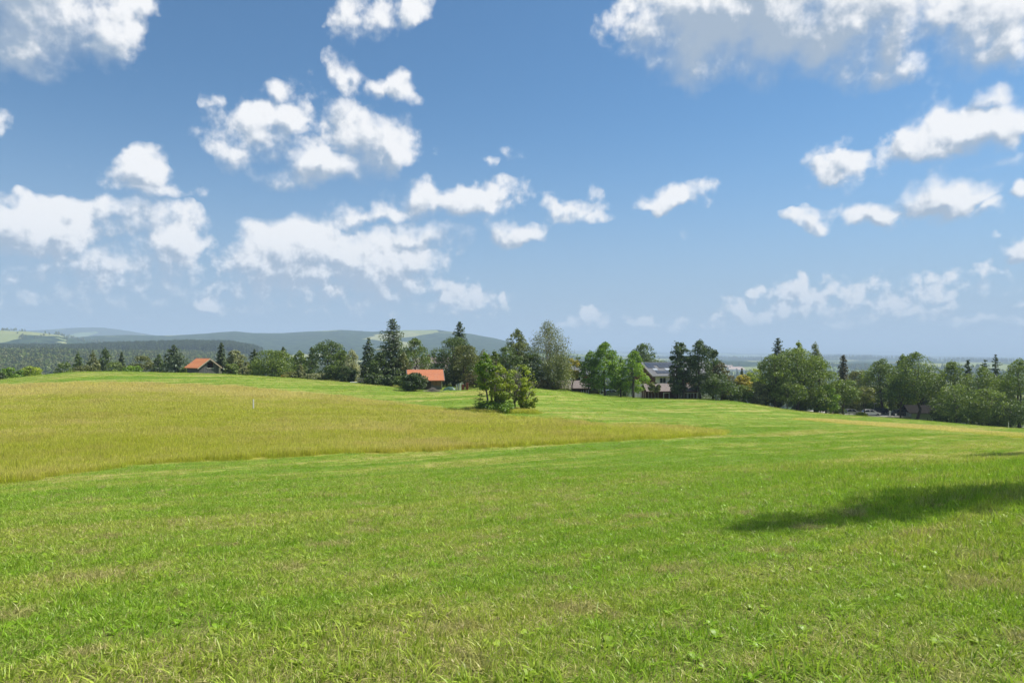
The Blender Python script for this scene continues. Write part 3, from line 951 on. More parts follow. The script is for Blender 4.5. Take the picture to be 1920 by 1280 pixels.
def build_trees():
    # ---- behind the left shoulder of the hill
    B('round_bush', 'smaller round bush at the far left foot of the hill, nearest the edge', 20, 690, 14, 152, 'bright', tone=.4)
    B('round_bush', 'wider round bush at the left foot of the hill, beside a smaller one', 56, 688, 17, 156, 'lime', tone=.25)
    B('low_bush', 'dark low bush in the hollow left of the two round bushes', 2, 698, 10, 150, 'dark')
    T('slender_tree', 'slender dark tree at the left end of the copse behind the hill crest', 146, 660, 11, 205, pal='dark', shape='egg')
    T('leafy_tree', 'light green tree in the copse behind the hill crest', 174, 657, 12, 200, pal='olive', shape='egg', tone=.65)
    T('broad_tree', 'tallest dark broad tree of the copse behind the hill crest', 197, 652, 17, 208, pal='dark', shape='egg')
    T('pointed_tree', 'small pointed conifer poking up behind the hill crest copse', 228, 659, 8, 215, 'conifer', 'spruce')
    T('round_tree', 'wide round crowned tree behind the crest, left of the grey barn', 266, 666, 22, 205, pal='olive', shape='round')
    T('leafy_tree', 'dark tree between the round crowned tree and the tall conifer near the grey barn', 298, 664, 14, 205, pal='dark')
    T('leafy_tree', 'low leafy tree filling the gap under the copse, left part', 122, 678, 16, 190, pal='mid', shape='round')
    T('leafy_tree', 'low leafy tree in the middle of the copse behind the crest', 216, 676, 16, 190, pal='mid', shape='round')
    B('low_bush', 'bright low bush peeping over the hill crest below the copse', 248, 687, 15, 168, 'bright', tone=.4)
    B('low_bush', 'pale low bush on the crest below the slender dark tree', 160, 686, 18, 170, 'olive')
    T('spruce_tree', 'dark conifer just left of the grey barn', 326, 647, 16, 175, 'conifer', 'spruce')
    T('young_spruce', 'paler bushy conifer at the left wall of the grey barn', 334, 664, 18, 166, 'conifer', 'blue_spruce', shape='pear')
    B('low_bush', 'low bush under the left eave of the grey barn', 350, 688, 10, 160, 'mid')
    # ---- right of the grey barn
    T('spruce_tree', 'dark narrow conifer just right of the grey barn', 415, 642, 13, 172, 'conifer', 'spruce', shape='cone', droop=.45)
    T('round_tree', 'pale round crowned tree next to the narrow conifer by the grey barn', 441, 656, 14, 176, pal='sage', shape='round', tone=.6)
    B('leafy_bush', 'leafy bush low beside the narrow conifer right of the grey barn', 436, 682, 11, 160, 'mid')
    B('leafy_bush', 'grey green bush below the pale round crowned tree', 456, 676, 14, 165, 'olive')
    B('silver_bush', 'small silvery bush in front of the hedge right of the grey barn', 459, 687, 9, 156, 'sage', tone=.6)
    T('spruce_tree', 'small dark conifer between the pale tree and the big round bush', 477, 655, 11, 182, 'conifer', 'spruce')
    B('leafy_bush', 'soft green bush touching the left flank of the big round bush', 478, 680, 14, 158, 'mid', tone=.6)
    B('big_round_bush', 'big round dark green bush standing at the crest edge', 514, 659, 33, 153, 'mid', tone=.42, cl=90)
    T('spruce_tree', 'little conifer tip behind the big round bush', 531, 650, 10, 190, 'conifer', 'spruce')
    T('leafy_tree', 'medium leafy tree right behind the big round bush', 562, 657, 17, 178, pal='mid')
    T('leafy_tree', 'slim leafy tree at the left shoulder of the wide dark tree', 585, 650, 13, 175, pal='dark')
    B('spiky_bush', 'pale upright spiky bush at the meadow edge', 563, 683, 9, 148, 'sage', shape='cone', tone=.7)
    B('low_bush', 'low grey green bush left of the pale spiky bush', 548, 698, 14, 148, 'olive')
    B('low_bush', 'long low pale bush right of the pale spiky bush', 597, 703, 20, 145, 'sage', tone=.55)
    T('broad_tree', 'wide dark deciduous tree left of the silvery willow', 618, 638, 30, 158, pal='dark', shape='dome', trunk=.1)
    T('leafy_tree', 'lighter leafy tree in front of the wide dark deciduous tree', 640, 655, 20, 152, pal='mid', shape='egg')
    B('dark_bush', 'very dark bush at the foot of the wide deciduous tree', 626, 684, 16, 144, 'dark')
    T('silver_willow', 'silvery pale willow between dark trees', 659, 655, 15, 144, 'weep', 'silver', shape='egg', tone=.6, trunk=.05)
    B('dark_bush', 'dark bush under the silvery willow', 652, 688, 14, 140, 'deep')
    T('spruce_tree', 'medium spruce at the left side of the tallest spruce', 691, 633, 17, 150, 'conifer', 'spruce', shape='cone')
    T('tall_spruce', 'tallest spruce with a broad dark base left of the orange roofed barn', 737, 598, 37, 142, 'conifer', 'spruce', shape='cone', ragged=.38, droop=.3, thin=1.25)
    T('leafy_tree', 'dark leafy tree hugging the tallest spruce low on its left', 712, 660, 18, 139, pal='dark', shape='egg')
    T('broad_tree', 'broad leafy tree right behind the tallest spruce', 778, 634, 28, 152, pal='mid', shape='egg', tone=.42)
    T('leafy_tree', 'drooping leafy tree beside the left gable of the orange roofed barn', 757, 662, 15, 140, 'weep', 'olive', shape='egg')
    B('dark_bush', 'dark hedge bush at the foot of the tallest spruce, left one', 702, 700, 16, 136, 'dark')
    B('dark_bush', 'dark hedge bush at the foot of the tallest spruce, middle one', 727, 704, 15, 133, 'deep')
    B('leafy_bush', 'lighter hedge bush at the foot of the tallest spruce, nearest the barn', 751, 706, 11, 131, 'mid')
    B('russet_bush', 'dense dark round bush in front of the orange roofed barn', 774, 700, 20, 121, 'deep', shape='round', cl=70)
    # ---- around the orange roofed barn and the brown house
    T('leafy_tree', 'tree crown showing over the roof of the brown house', 812, 660, 14, 215, pal='dark')
    T('tall_spruce', 'spruce whose lone tip stands above the dark trees beside the brown house', 862, 603, 22, 158, 'conifer', 'spruce', shape='cone', droop=.2)
    T('broad_tree', 'broad dark tree standing against the right end of the orange roofed barn', 852, 632, 33, 142, pal='dark', shape='dome', trunk=.12, tone=.45)
    T('leafy_tree', 'olive green tree in front of the broad dark tree by the barn', 872, 648, 26, 136, pal='olive', shape='dome', trunk=.14, tone=.35)
    T('bare_birch', 'thin half bare birch with pale leafless twigs right of the barn', 908, 655, 22, 128, pal='olive', shape='egg', gap=.45, bare=9, bark=BARK_GREY, trunk=.2)
    T('leafy_tree', 'dark leafy tree behind the half bare birch', 900, 668, 24, 150, pal='dark', shape='dome')
    T('birch_tree', 'twin topped leafy tree left of the biggest birch', 969, 616, 26, 142, pal='birch', shape='egg', tone=.35)
    T('birch_tree', 'dark leafy tree low in front of the twin topped tree', 950, 650, 24, 136, pal='dark', shape='dome')
    T('birch_tree', 'biggest birch with drooping grey green foliage in the middle of the tree line', 1028, 604, 40, 144, 'weep', 'olive', shape='egg', trunk=.08, tone=.38, bark=BARK_PALE, cl=130)
    T('leafy_tree', 'dark leafy tree under the left side of the biggest birch', 995, 660, 20, 140, pal='dark', shape='dome')
    T('leafy_tree', 'pale drooping low tree under the right side of the biggest birch', 1042, 664, 24, 140, 'weep', 'birch', shape='dome', tone=.35, trunk=.06)
    T('yellow_tree', 'small tree with yellow leaves right of the biggest birch', 1073, 672, 10, 150, pal='yellow', shape='column', trunk=.35)
    T('slender_tree', 'thin dark green tree behind the small yellow tree', 1084, 668, 8, 190, pal='mid', shape='column')
    B('grey_bush', 'tan grey bush on the meadow edge below the biggest birch', 1000, 716, 16, 138, 'russet', tone=.9)
    B('grey_bush', 'tan grey bush in front of the low brown roofed annex', 1030, 712, 16, 140, 'russet', tone=1.0)
    # ---- before the building
    T('green_tree', 'bright green rounded tree, taller of the pair before the building', 1135, 641, 27, 149, pal='bright', shape='egg', trunk=.12, tone=.45, cl=120)
    T('green_tree', 'lower bright green tree at the left of the taller rounded one', 1106, 657, 19, 150, pal='bright', shape='egg', trunk=.1, tone=.3)
    T('green_tree', 'bright green pointed tree directly left of the solar roofed building', 1188, 657, 22, 150, pal='bright', shape='pear', trunk=.12, tone=.62)
    T('green_tree', 'darker green tree squeezed between the two bright green ones', 1164, 668, 16, 152, pal='bright', shape='egg', trunk=.12, tone=.2)
    T('broad_tree', 'broad dark tree rising behind the ridge of the solar roofed building', 1203, 644, 28, 196, pal='dark', shape='dome', tone=.5, lean=.2)
    T('leafy_tree', 'small pale tree with a forked stem in front of the long brown roof', 1226, 716, 10, 147, pal='olive', shape='round', trunk=.35, bark=BARK_GREY, gap=.3)
    T('poplar_tree', 'left of the two slim dark poplars', 1267, 639, 8.5, 150, pal='deep', shape='column', trunk=.06, sub=.5, tone=.6)
    T('poplar_tree', 'right of the two slim dark poplars', 1280, 641, 9, 151, pal='deep', shape='column', trunk=.06, sub=.5, tone=.5)
    T('pine_tree', 'tall broad dark tree right of the two poplars', 1313, 636, 25, 152, pal='deep', shape='egg', trunk=.12, tone=.6, cl=120)
    T('slender_tree', 'narrow dark spire at the right shoulder of the tall broad dark tree', 1337, 654, 9, 156, pal='deep', shape='column', sub=.45)
    T('leafy_tree', 'dull olive tree right of the tall broad dark tree', 1352, 676, 19, 154, pal='russet', shape='egg', tone=.5)
    T('leafy_tree', 'low grey green tree with a pale stem at the meadow edge beside the annex', 1344, 702, 27, 149, pal='dark', shape='dome', trunk=.2, bark=BARK_GREY)
    # ---- between the building and the car park
    T('yellow_tree', 'yellowish leafy tree in the gap right of the building', 1392, 702, 15, 162, pal='yellow', shape='dome', tone=.35)
    T('lime_tree', 'lime coloured crown behind the yellowish tree in the gap', 1416, 690, 20, 190, pal='lime', shape='dome', tone=.35)
    T('spruce_tree', 'tiny dark conifer tip in front of the far town roofs', 1391, 690, 5, 200, 'conifer', 'spruce')
    B('grey_bush', 'grey green rounded bush left of the big tree group', 1419, 716, 18, 153, 'sage', tone=.4)
    B('leafy_bush', 'leafy dark bush at the fence stakes', 1390, 722, 16, 152, 'mid')
    T('spruce_tree', 'conifer top at the back left of the big tree group', 1459, 633, 15, 168, 'conifer', 'blue_spruce')
    T('lime_tree', 'bright green crown topping the big tree group', 1497, 639, 19, 166, pal='lime', shape='egg', tone=.3)
    T('birch_tree', 'soft birch crown at the back right of the big tree group', 1529, 641, 17, 164, 'weep', 'birch', shape='egg')
    T('broad_tree', 'dark left tree of the big tree group', 1454, 664, 32, 153, pal='mid', shape='dome', trunk=.14, tone=.35)
    T('broad_tree', 'largest middle tree of the big tree group', 1494, 652, 42, 156, pal='mid', shape='dome', trunk=.14, tone=.52, cl=130)
    T('broad_tree', 'lit right tree of the big tree group', 1532, 668, 28, 157, pal='mid', shape='dome', trunk=.12, tone=.6)
    T('small_tree', 'small front tree with a thin pale stem under the big tree group', 1476, 716, 26, 150, pal='mid', shape='dome', trunk=.3, bark=BARK_GREY)
    T('leafy_tree', 'low bright tree at the right foot of the big tree group', 1548, 722, 18, 155, pal='bright', shape='dome', trunk=.1, tone=.4)
    T('spruce_tree', 'brownish dark spruce standing alone right of the big tree group', 1581, 665, 17, 190, 'conifer', 'spruce_brown', shape='cone', droop=.4)
    T('round_tree', 'round dark tree with a bare trunk beside the parked cars', 1581, 712, 26, 160, pal='mid', shape='dome', trunk=.40, tone=.4)
    T('leafy_tree', 'bright leafy small tree above the white car', 1622, 724, 16, 163, pal='olive', shape='dome', trunk=.45, tone=.7)
    T('leafy_tree', 'light green crown behind the trees over the car park', 1610, 692, 22, 186, pal='olive', shape='dome', tone=.6)
    B('small_bush', 'small rounded bush between the two cars at the car park', 1615, 773, 8, 162, 'lime', tone=.2)
    # ---- right tree line
    T('broad_tree', 'leftmost big tree of the right hand row, above the dark car', 1654, 673, 33, 178, pal='mid', shape='egg', trunk=.30, tone=.4)
    T('broad_tree', 'pointed topped tree, second of the right hand row', 1693, 664, 22, 176, pal='mid', shape='egg', trunk=.2, tone=.5)
    T('broad_tree', 'tallest tree of the right hand row, with a dark trunk before the pale wall', 1718, 660, 37, 164, pal='mid', shape='egg', trunk=.31, tone=.45, cl=120)
    T('leafy_tree', 'low leafy tree in front of the row, left of the pale wall', 1690, 712, 24, 164, pal='mid', shape='dome', trunk=.42, tone=.35)
    T('broad_tree', 'upright tree right of the tallest in the right hand row', 1785, 676, 31, 163, pal='mid', shape='egg', trunk=.1, tone=.5)
    T('pine_tree', 'dark pine with open layers behind the right hand row', 1815, 674, 14, 190, 'conifer', 'spruce', droop=.1, ragged=.5, thin=.7)
    T('thin_larch', 'shorter of two thin grey topped larches behind the right hand row', 1847, 674, 13, 182, 'conifer', 'blue_spruce', ragged=.5, thin=.6)
    T('thin_larch', 'taller of two thin grey topped larches behind the right hand row', 1867, 664, 14, 184, 'conifer', 'blue_spruce', ragged=.5, thin=.6)
    T('broad_tree', 'large full tree in front of the two larches', 1842, 688, 38, 160, pal='mid', shape='egg', trunk=.08, tone=.6, cl=110)
    T('leafy_tree', 'bright low tree in front at the right of the pale wall', 1794, 722, 36, 154, pal='mid', shape='dome', trunk=.05, tone=.55)
    T('leafy_tree', 'bright low tree in front, right of the one by the pale wall', 1853, 730, 32, 152, pal='mid', shape='dome', trunk=.05, tone=.6)
    T('broad_tree', 'tree at the right end of the row, cut off by the picture edge', 1912, 672, 36, 158, pal='mid', shape='egg', trunk=.1, tone=.55)
    T('leafy_tree', 'low dark tree at the right end of the row behind a white post', 1896, 750, 28, 150, pal='dark', shape='dome', trunk=.08, tone=.5)
    T('broad_tree', 'tree beyond the right end of the row', 1968, 690, 34, 155, pal='mid', shape='egg', trunk=.1)
    for px, py, hw, Y, pl, lab in ((1438, 720, 20, 156, 'dark', 'dark hedge bush at the left foot of the big tree group'), (1503, 735, 22, 160, 'dark', 'dark hedge bush in the shade under the middle of the big tree group'),
                               (1640, 728, 20, 182, 'mid', 'leafy bush behind the white hatchback'), (1668, 740, 20, 184, 'dark', 'dark bush behind the car park below the leftmost big tree'),
                               (1705, 738, 24, 182, 'dark', 'dark bush behind the pale hut, left part'), (1752, 735, 24, 180, 'deep', 'very dark bush behind the right end of the pale hut'),
                               (1775, 745, 22, 158, 'dark', 'dark bush at the right end of the pale hut'), (1825, 735, 26, 168, 'mid', 'leafy bush between the two bright low trees'),
                               (1878, 728, 26, 164, 'dark', 'dark bush behind the low tree near the white post'), (1560, 740, 18, 168, 'dark', 'dark bush between the big tree group and the round tree by the cars'),
                               (1410, 735, 18, 158, 'dark', 'dark bush under the lime coloured crown'), (1368, 728, 20, 158, 'dark', 'dark bush right of the low grey green tree'),
                               (1300, 728, 16, 170, 'deep', 'dark bush beside the porch behind the poplars'), (1122, 712, 18, 166, 'deep', 'dark bush in the shade behind the bright green trees, left part'),
                               (1160, 715, 18, 166, 'deep', 'dark bush in the shade behind the bright green trees, right part'), (1055, 700, 14, 175, 'dark', 'dark bush right behind the biggest birch'),
                               (930, 705, 22, 140, 'dark', 'dark bush behind the meadow thicket at the tree line'), (975, 705, 22, 140, 'mid', 'leafy bush at the foot of the twin topped tree'),
                               (848, 695, 22, 138, 'deep', 'dark bush under the broad dark tree by the barn'), (890, 700, 20, 134, 'russet', 'brownish bush right of the red brown crates'),
                               (1735, 700, 20, 178, 'mid', 'leafy crown filling the gap right of the tallest tree of the row'), (1885, 700, 24, 170, 'mid', 'leafy crown behind the right end of the row')):
        B('hedge_bush', lab, px, py, hw, Y, pl)
    # ---- the thicket standing alone in the meadow
    T('thicket_tree', 'slim bright green tree with a grey trunk in the meadow thicket', 909, 660, 17, 82, pal='bright', shape='egg', trunk=.34, bark=BARK_GREY, tone=.45, gap=.08, leaf=.2, sub=.24, cl=55)
    T('young_spruce', 'young dark spruce at the left foot of the meadow thicket', 900, 730, 13, 81.5, 'conifer', 'dark', leaf=.12, trunk=.02, ragged=.4)
    B('thicket_shrub', 'yellow green shrub of many stems in the middle of the meadow thicket', 936, 682, 31, 82.5, 'lime', shape='egg', trunk=.07, tone=.32, multi=5, leaf=.16, gap=.46, bare=10, bark=BARK_GREY, sub=.16, cl=120)
    T('dead_branch_tree', 'half dead shrub tree with bare grey branches at the right of the meadow thicket', 966, 684, 29, 84, pal='lime', shape='dome', trunk=.22, gap=.8, bare=30, bark=BARK_GREY, lean=.4, leaf=.17, tone=.6, sub=.15, cl=110)
    B('thicket_shrub', 'sparse yellow green shrub at the right end of the meadow thicket', 988, 716, 16, 83, 'lime', shape='dome', trunk=.1, leaf=.16, gap=.4, tone=.4, bare=5, bark=BARK_GREY, sub=.2, cl=50)
    B('thicket_undergrowth', 'dark undergrowth at the feet of the meadow thicket', 935, 757, 28, 81, 'bright', leaf=.15, tone=.3, cl=60)
    B('thicket_sapling', 'leafy green sapling behind the bright tree in the meadow thicket', 927, 656, 15, 85, 'mid', shape='egg', trunk=.3, leaf=.18, gap=.25, cl=60, sub=.2)
    # ---- two trees standing right of the picture; their shade falls into it
    plant_tree('shade_tree', 'tall conifer beyond the right edge casting the long shadow on the grass', 'tree', 0, 0, 0, 14.7, 'conifer', 'spruce', X=15.9, H=20.2, W=1.8, leaf=.16, shape='pear', thin=1.4, ragged=.3)
    plant_tree('shade_tree', 'farther conifer beyond the right edge casting the thin second shadow', 'tree', 0, 0, 0, 35.4, 'conifer', 'spruce', X=32.3, H=20.0, W=1.7, leaf=.2, shape='pear', thin=1.3, ragged=.3)
build_trees()

# ------------------------------------------------------------------ far woods: one mass, low trees set out by the thousand
def build_forest():
    rng = np.random.default_rng(5)
    cc = bpy.data.collections.new('forest_kinds')
    for k in range(10):
        if k < 5:
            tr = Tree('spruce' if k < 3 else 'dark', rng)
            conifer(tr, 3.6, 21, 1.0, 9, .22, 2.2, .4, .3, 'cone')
        else:
            tr = Tree(('mid', 'olive', 'mid', 'birch', 'olive')[k - 5], rng)
            decid(tr, 4.6, 17, 2.0, ('egg', 'dome')[k % 2], 1.7, 16, 20, 0, 0, .36)
        tr.tube([(0, 0, -1.5), (0, 0, 9)], [.35, .12], 4)
        me = tr.crown_mesh()
        me.name = 'forest_tree'
        cc.objects.link(bpy.data.objects.new('forest_tree.%03d' % k, me))
    def lay(name, label, sectors):
        P, S, I = [], [], []
        for px0, px1, r0, r1, n, con, smin, smax, thr in sectors:
            a0, a1 = math.atan((px0 - 960) / F), math.atan((px1 - 960) / F)
            az = RNG.uniform(a0, a1, n)
            r = np.sqrt(RNG.uniform(r0 * r0, r1 * r1, n))
            x, y = r * np.sin(az), r * np.cos(az)
            if thr > 0:
                k = fbm(x / 140, y / 140, 77, 3) > thr
                x, y, r = x[k], y[k], r[k]
            m = len(x)
            s = RNG.uniform(smin, smax, m)
            P.append(np.stack([x, y, height(x, y) - .5], -1))
            S.append(np.stack([s * 1.08, s * 1.08, s], -1))
            I.append(np.where(RNG.uniform(0, 1, m) < con, RNG.integers(0, 5, m), RNG.integers(5, 10, m)))
        o = scatter(name, np.concatenate(P), np.concatenate(S), np.concatenate(I), cc, label)
    lay('near_forest', 'mixed grey green forest filling the valley behind the left hill', [
        (-500, 330, 330, 900, 7000, .25, .5, .95, 0), (-500, 620, 900, 1750, 16000, .3, .7, 1.0, 0), (330, 1000, 300, 1100, 4200, .35, .5, .9, .42), (500, 1050, 1000, 2200, 3000, .5, .7, 1, .45)])
    lay('dark_spruce_forest', 'dark blue spruce forest on the low ridge behind the grey barn', [(-300, 492, 1850, 2250, 12000, 1.0, .9, 1.25, 0)])  # dense spruce only; its dark tone also stands in for cloud shadow
    lay('valley_woods', 'scattered woods and hedges on the plain beyond the right hand trees', [
        (1000, 2300, 330, 900, 4200, .3, .45, .85, .46), (1000, 2400, 900, 3200, 7000, .45, .7, 1.05, .52), (-300, 200, 2700, 3700, 260, .1, .6, .9, 0), (900, 2300, 5800, 6700, 5000, .8, .9, 1.3, .45)])
def lazy_forest():
    build_forest()

# ------------------------------------------------------------------ mesh builder for built things
class MB:
    def __init__(self):
        self.v, self.f = [], []
    def box(self, x0, x1, y0, y1, z0, z1):
        b = len(self.v)
        self.v += [(x0, y0, z0), (x1, y0, z0), (x1, y1, z0), (x0, y1, z0), (x0, y0, z1), (x1, y0, z1), (x1, y1, z1), (x0, y1, z1)]
        self.f += [tuple(b + i for i in q) for q in ((0, 3, 2, 1), (4, 5, 6, 7), (0, 1, 5, 4), (1, 2, 6, 5), (2, 3, 7, 6), (3, 0, 4, 7))]
        return self
    def poly(self, pts):
        b = len(self.v)
        self.v += [tuple(p) for p in pts]
        self.f.append(tuple(range(b, b + len(pts))))
        return self
    def prism(self, pts, d):
        """flat polygon pts swept by the vector d"""
        b, n = len(self.v), len(pts)
        d = Vector(d)
        self.v += [tuple(p) for p in pts] + [tuple(Vector(p) + d) for p in pts]
        self.f.append(tuple(range(b, b + n)))
        self.f.append(tuple(range(b + 2 * n - 1, b + n - 1, -1)))
        for i in range(n):
            j = (i + 1) % n
            self.f.append((b + i, b + n + i, b + n + j, b + j))
        return self
    def cyl(self, p0, p1, r0, r1=None, n=8):
        p0, p1 = Vector(p0), Vector(p1)
        r1 = r0 if r1 is None else r1
        d = (p1 - p0).normalized()
        s = d.cross(Vector((.31, .17, .9)) if abs(d.z) < .9 else Vector((1, 0, 0))).normalized()
        t = d.cross(s)
        b = len(self.v)
        for p, r in ((p0, r0), (p1, r1)):
            for k in range(n):
                a = 2 * math.pi * k / n
                self.v.append(tuple(p + (s * math.cos(a) + t * math.sin(a)) * r))
        for k in range(n):
            k2 = (k + 1) % n
            self.f.append((b + k, b + k2, b + n + k2, b + n + k))
        self.f.append(tuple(b + k for k in range(n))[::-1])
        self.f.append(tuple(b + n + k for k in range(n)))
        return self
    def build(self, name, mat, parent=None):
        o = mesh_obj(name, self.v, self.f, mat, parent)
        bm = bmesh.new()
        bm.from_mesh(o.data)
        bmesh.ops.recalc_face_normals(bm, faces=bm.faces)
        bm.to_mesh(o.data)
        bm.free()
        return o

def plain_mat(name, c, rough=.8, var=.25, scale=3.0, metal=0.0, c2=None):
    m, g, out = new_mat(name)
    tc = g.n('ShaderNodeTexCoord')
    n = g.noise(tc.outputs['Object'], scale, 4, .6)
    c2 = c2 or tuple(k * (1 - var) for k in c)
    col = g.mix(g.sm(n, .3, .7), c2, c)
    bs = g.n('ShaderNodeBsdfPrincipled', ins={'Base Color': col, 'Roughness': rough, 'Metallic': metal})
    g.link(bs.outputs[0], out.inputs[0])
    return m
def board_mat(name, c1, c2, c3, width=.2, axis=0, foot=None):
    """weathered boards: joints, board to board tone and grain"""
    m, g, out = new_mat(name)
    tc = g.n('ShaderNodeTexCoord')
    sp = g.n('ShaderNodeSeparateXYZ', ins={0: tc.outputs['Object']})
    u = g.m('ADD', sp.outputs[0], sp.outputs[1])
    k = g.m('DIVIDE', u, width)
    cell = g.m('FLOOR', k)
    fr = g.m('FRACT', k)
    wn = g.n('ShaderNodeTexWhiteNoise', noise_dimensions='1D', ins={'W': cell})
    mp = g.n('ShaderNodeMapping')
    g.link(tc.outputs['Object'], mp.inputs['Vector'])
    mp.inputs['Scale'].default_value = (6, 6, .5)
    gr = g.noise(mp.outputs[0], 3.0, 5, .65)
    col = g.mix(wn.outputs['Value'], c1, c2)
    col = g.mix(g.sm(gr, .4, .75), col, c3)
    if foot:
        z = g.m('ADD', sp.outputs[2], g.m('MULTIPLY', g.noise(tc.outputs['Object'], 1.3, 4, .6), 1.1))
        col = g.mix(g.sm(z, foot[1], foot[2]), foot[0], col)
    joint = g.m('LESS_THAN', fr, .10)
    col = g.mix(g.m('MULTIPLY', joint, .75), col, (.012, .010, .008))
    bs = g.n('ShaderNodeBsdfPrincipled', ins={'Base Color': col, 'Roughness': .9})
    bp = g.n('ShaderNodeBump')
    bp.inputs['Distance'].default_value = .02
    g.link(g.m('SUBTRACT', gr, joint), bp.inputs['Height'])
    g.link(bp.outputs[0], bs.inputs['Normal'])
    g.link(bs.outputs[0], out.inputs[0])
    return m
def tile_mat(name, c1, c2, dirt):
    """pantiles: courses across the slope, columns down it"""
    m, g, out = new_mat(name)
    tc = g.n('ShaderNodeTexCoord')
    sp = g.n('ShaderNodeSeparateXYZ', ins={0: tc.outputs['Object']})
    co = g.m('DIVIDE', sp.outputs[2], .17)
    cu = g.m('DIVIDE', g.m('ADD', sp.outputs[0], g.m('MULTIPLY', sp.outputs[1], .0)), .24)
    cell = g.n('ShaderNodeCombineXYZ', ins={0: g.m('FLOOR', cu), 1: g.m('FLOOR', co)})
    wn = g.n('ShaderNodeTexWhiteNoise', noise_dimensions='2D', ins={'Vector': cell.outputs[0]})
    col = g.mix(wn.outputs['Value'], c1, c2)
    col = g.mix(g.m('MULTIPLY', g.sm(g.noise(tc.outputs['Object'], .9, 5, .65), .48, .72), .55), col, dirt)
    edge = g.m('LESS_THAN', g.m('FRACT', co), .16)
    col = g.mix(g.m('MULTIPLY', edge, .35), col, tuple(k * .35 for k in c2))
    bs = g.n('ShaderNodeBsdfPrincipled', ins={'Base Color': col, 'Roughness': .75})
    bp = g.n('ShaderNodeBump')
    bp.inputs['Distance'].default_value = .04
    wav = g.m('ABSOLUTE', g.m('SUBTRACT', g.m('FRACT', cu), .5))
    g.link(g.m('SUBTRACT', wav, g.m('FRACT', co)), bp.inputs['Height'])
    g.link(bp.outputs[0], bs.inputs['Normal'])
    g.link(bs.outputs[0], out.inputs[0])
    return m
def glass_mat(name, c=(.02, .03, .04), rough=.08):
    m, g, out = new_mat(name)
    bs = g.n('ShaderNodeBsdfPrincipled', ins={'Base Color': (*c, 1), 'Roughness': rough})
    bs.inputs['Specular IOR Level'].default_value = .8
    g.link(bs.outputs[0], out.inputs[0])
    return m

M_GREY = board_mat('weathered_boards', (.085, .085, .088), (.150, .148, .145), (.045, .045, .048))
M_BROWN = board_mat('brown_boards', (.30, .16, .065), (.20, .11, .055), (.10, .07, .05), .2, 0, ((.15, .135, .125), .9, 1.7))
M_DARKWOOD = board_mat('dark_boards', (.16, .060, .022), (.11, .042, .018), (.07, .03, .014), .16)
M_TILE = tile_mat('orange_tiles', (.58, .215, .075), (.46, .15, .055), (.36, .22, .14))
M_TILE2 = tile_mat('new_orange_tiles', (.48, .165, .066), (.40, .128, .052), (.42, .20, .12))
M_SHINGLE = tile_mat('brown_tiles', (.185, .150, .135), (.145, .115, .105), (.20, .18, .16))
M_SLATE = tile_mat('slate_tiles', (.10, .11, .125), (.075, .082, .095), (.14, .13, .12))
M_WHITE = plain_mat('white_render', (.72, .70, .66), .85, .10, 1.0)
M_PAINT = plain_mat('white_paint', (.78, .77, .74), .6, .06)
M_PALE = plain_mat('pale_panel', (.36, .40, .34), .7, .14, .7)
M_ORANGE = board_mat('orange_balcony', (.58, .24, .06), (.50, .19, .05), (.40, .16, .05), .14)
M_PANEL = glass_mat('solar_glass', (.020, .034, .060), .12)
M_GLASS = glass_mat('window_glass', (.018, .024, .03), .06)
M_SKYL = glass_mat('skylight_glass', (.30, .34, .38), .25)
M_METAL = plain_mat('grey_metal', (.34, .35, .36), .45, .15, 4, .6)
M_BLACK = plain_mat('black_metal', (.02, .02, .022), .5, .2)
M_STAKE = plain_mat('pale_wood', (.46, .40, .30), .85, .35, 9)
M_DARKPOST = plain_mat('dark_wood', (.07, .055, .04), .9, .35, 9)
M_TARP = plain_mat('green_tarpaulin', (.045, .12, .075), .5, .45, 3)
M_BRICK = plain_mat('red_brown_boards', (.20, .06, .035), .85, .4, 5)
M_STONE = plain_mat('pale_stone', (.55, .53, .48), .9, .2, 4)
M_YELLOW = plain_mat('yellow_orange_paint', (.70, .34, .05), .6, .2, 4)
M_GRAVEL = plain_mat('pale_gravel', (.30, .28, .24), .95, .25, 2)
def dull_mat(name, c):
    m, g, out = new_mat(name)
    d = g.n('ShaderNodeBsdfDiffuse')
    tc = g.n('ShaderNodeTexCoord')
    g.link(g.mix(g.noise(tc.outputs['Object'], 2.0, 4, .6), tuple(k * .7 for k in c), tuple(k * 1.2 for k in c)), d.inputs['Color'])
    g.link(d.outputs[0], out.inputs[0])
    return m
M_FELT = dull_mat('roofing_felt', (.035, .034, .033))
M_TOWN = tile_mat('pale_town_tiles', (.42, .30, .24), (.36, .25, .20), (.40, .34, .30))
M_TWIG = bark_mat('dry_twigs', (.10, .085, .075), (.30, .27, .24), 12)

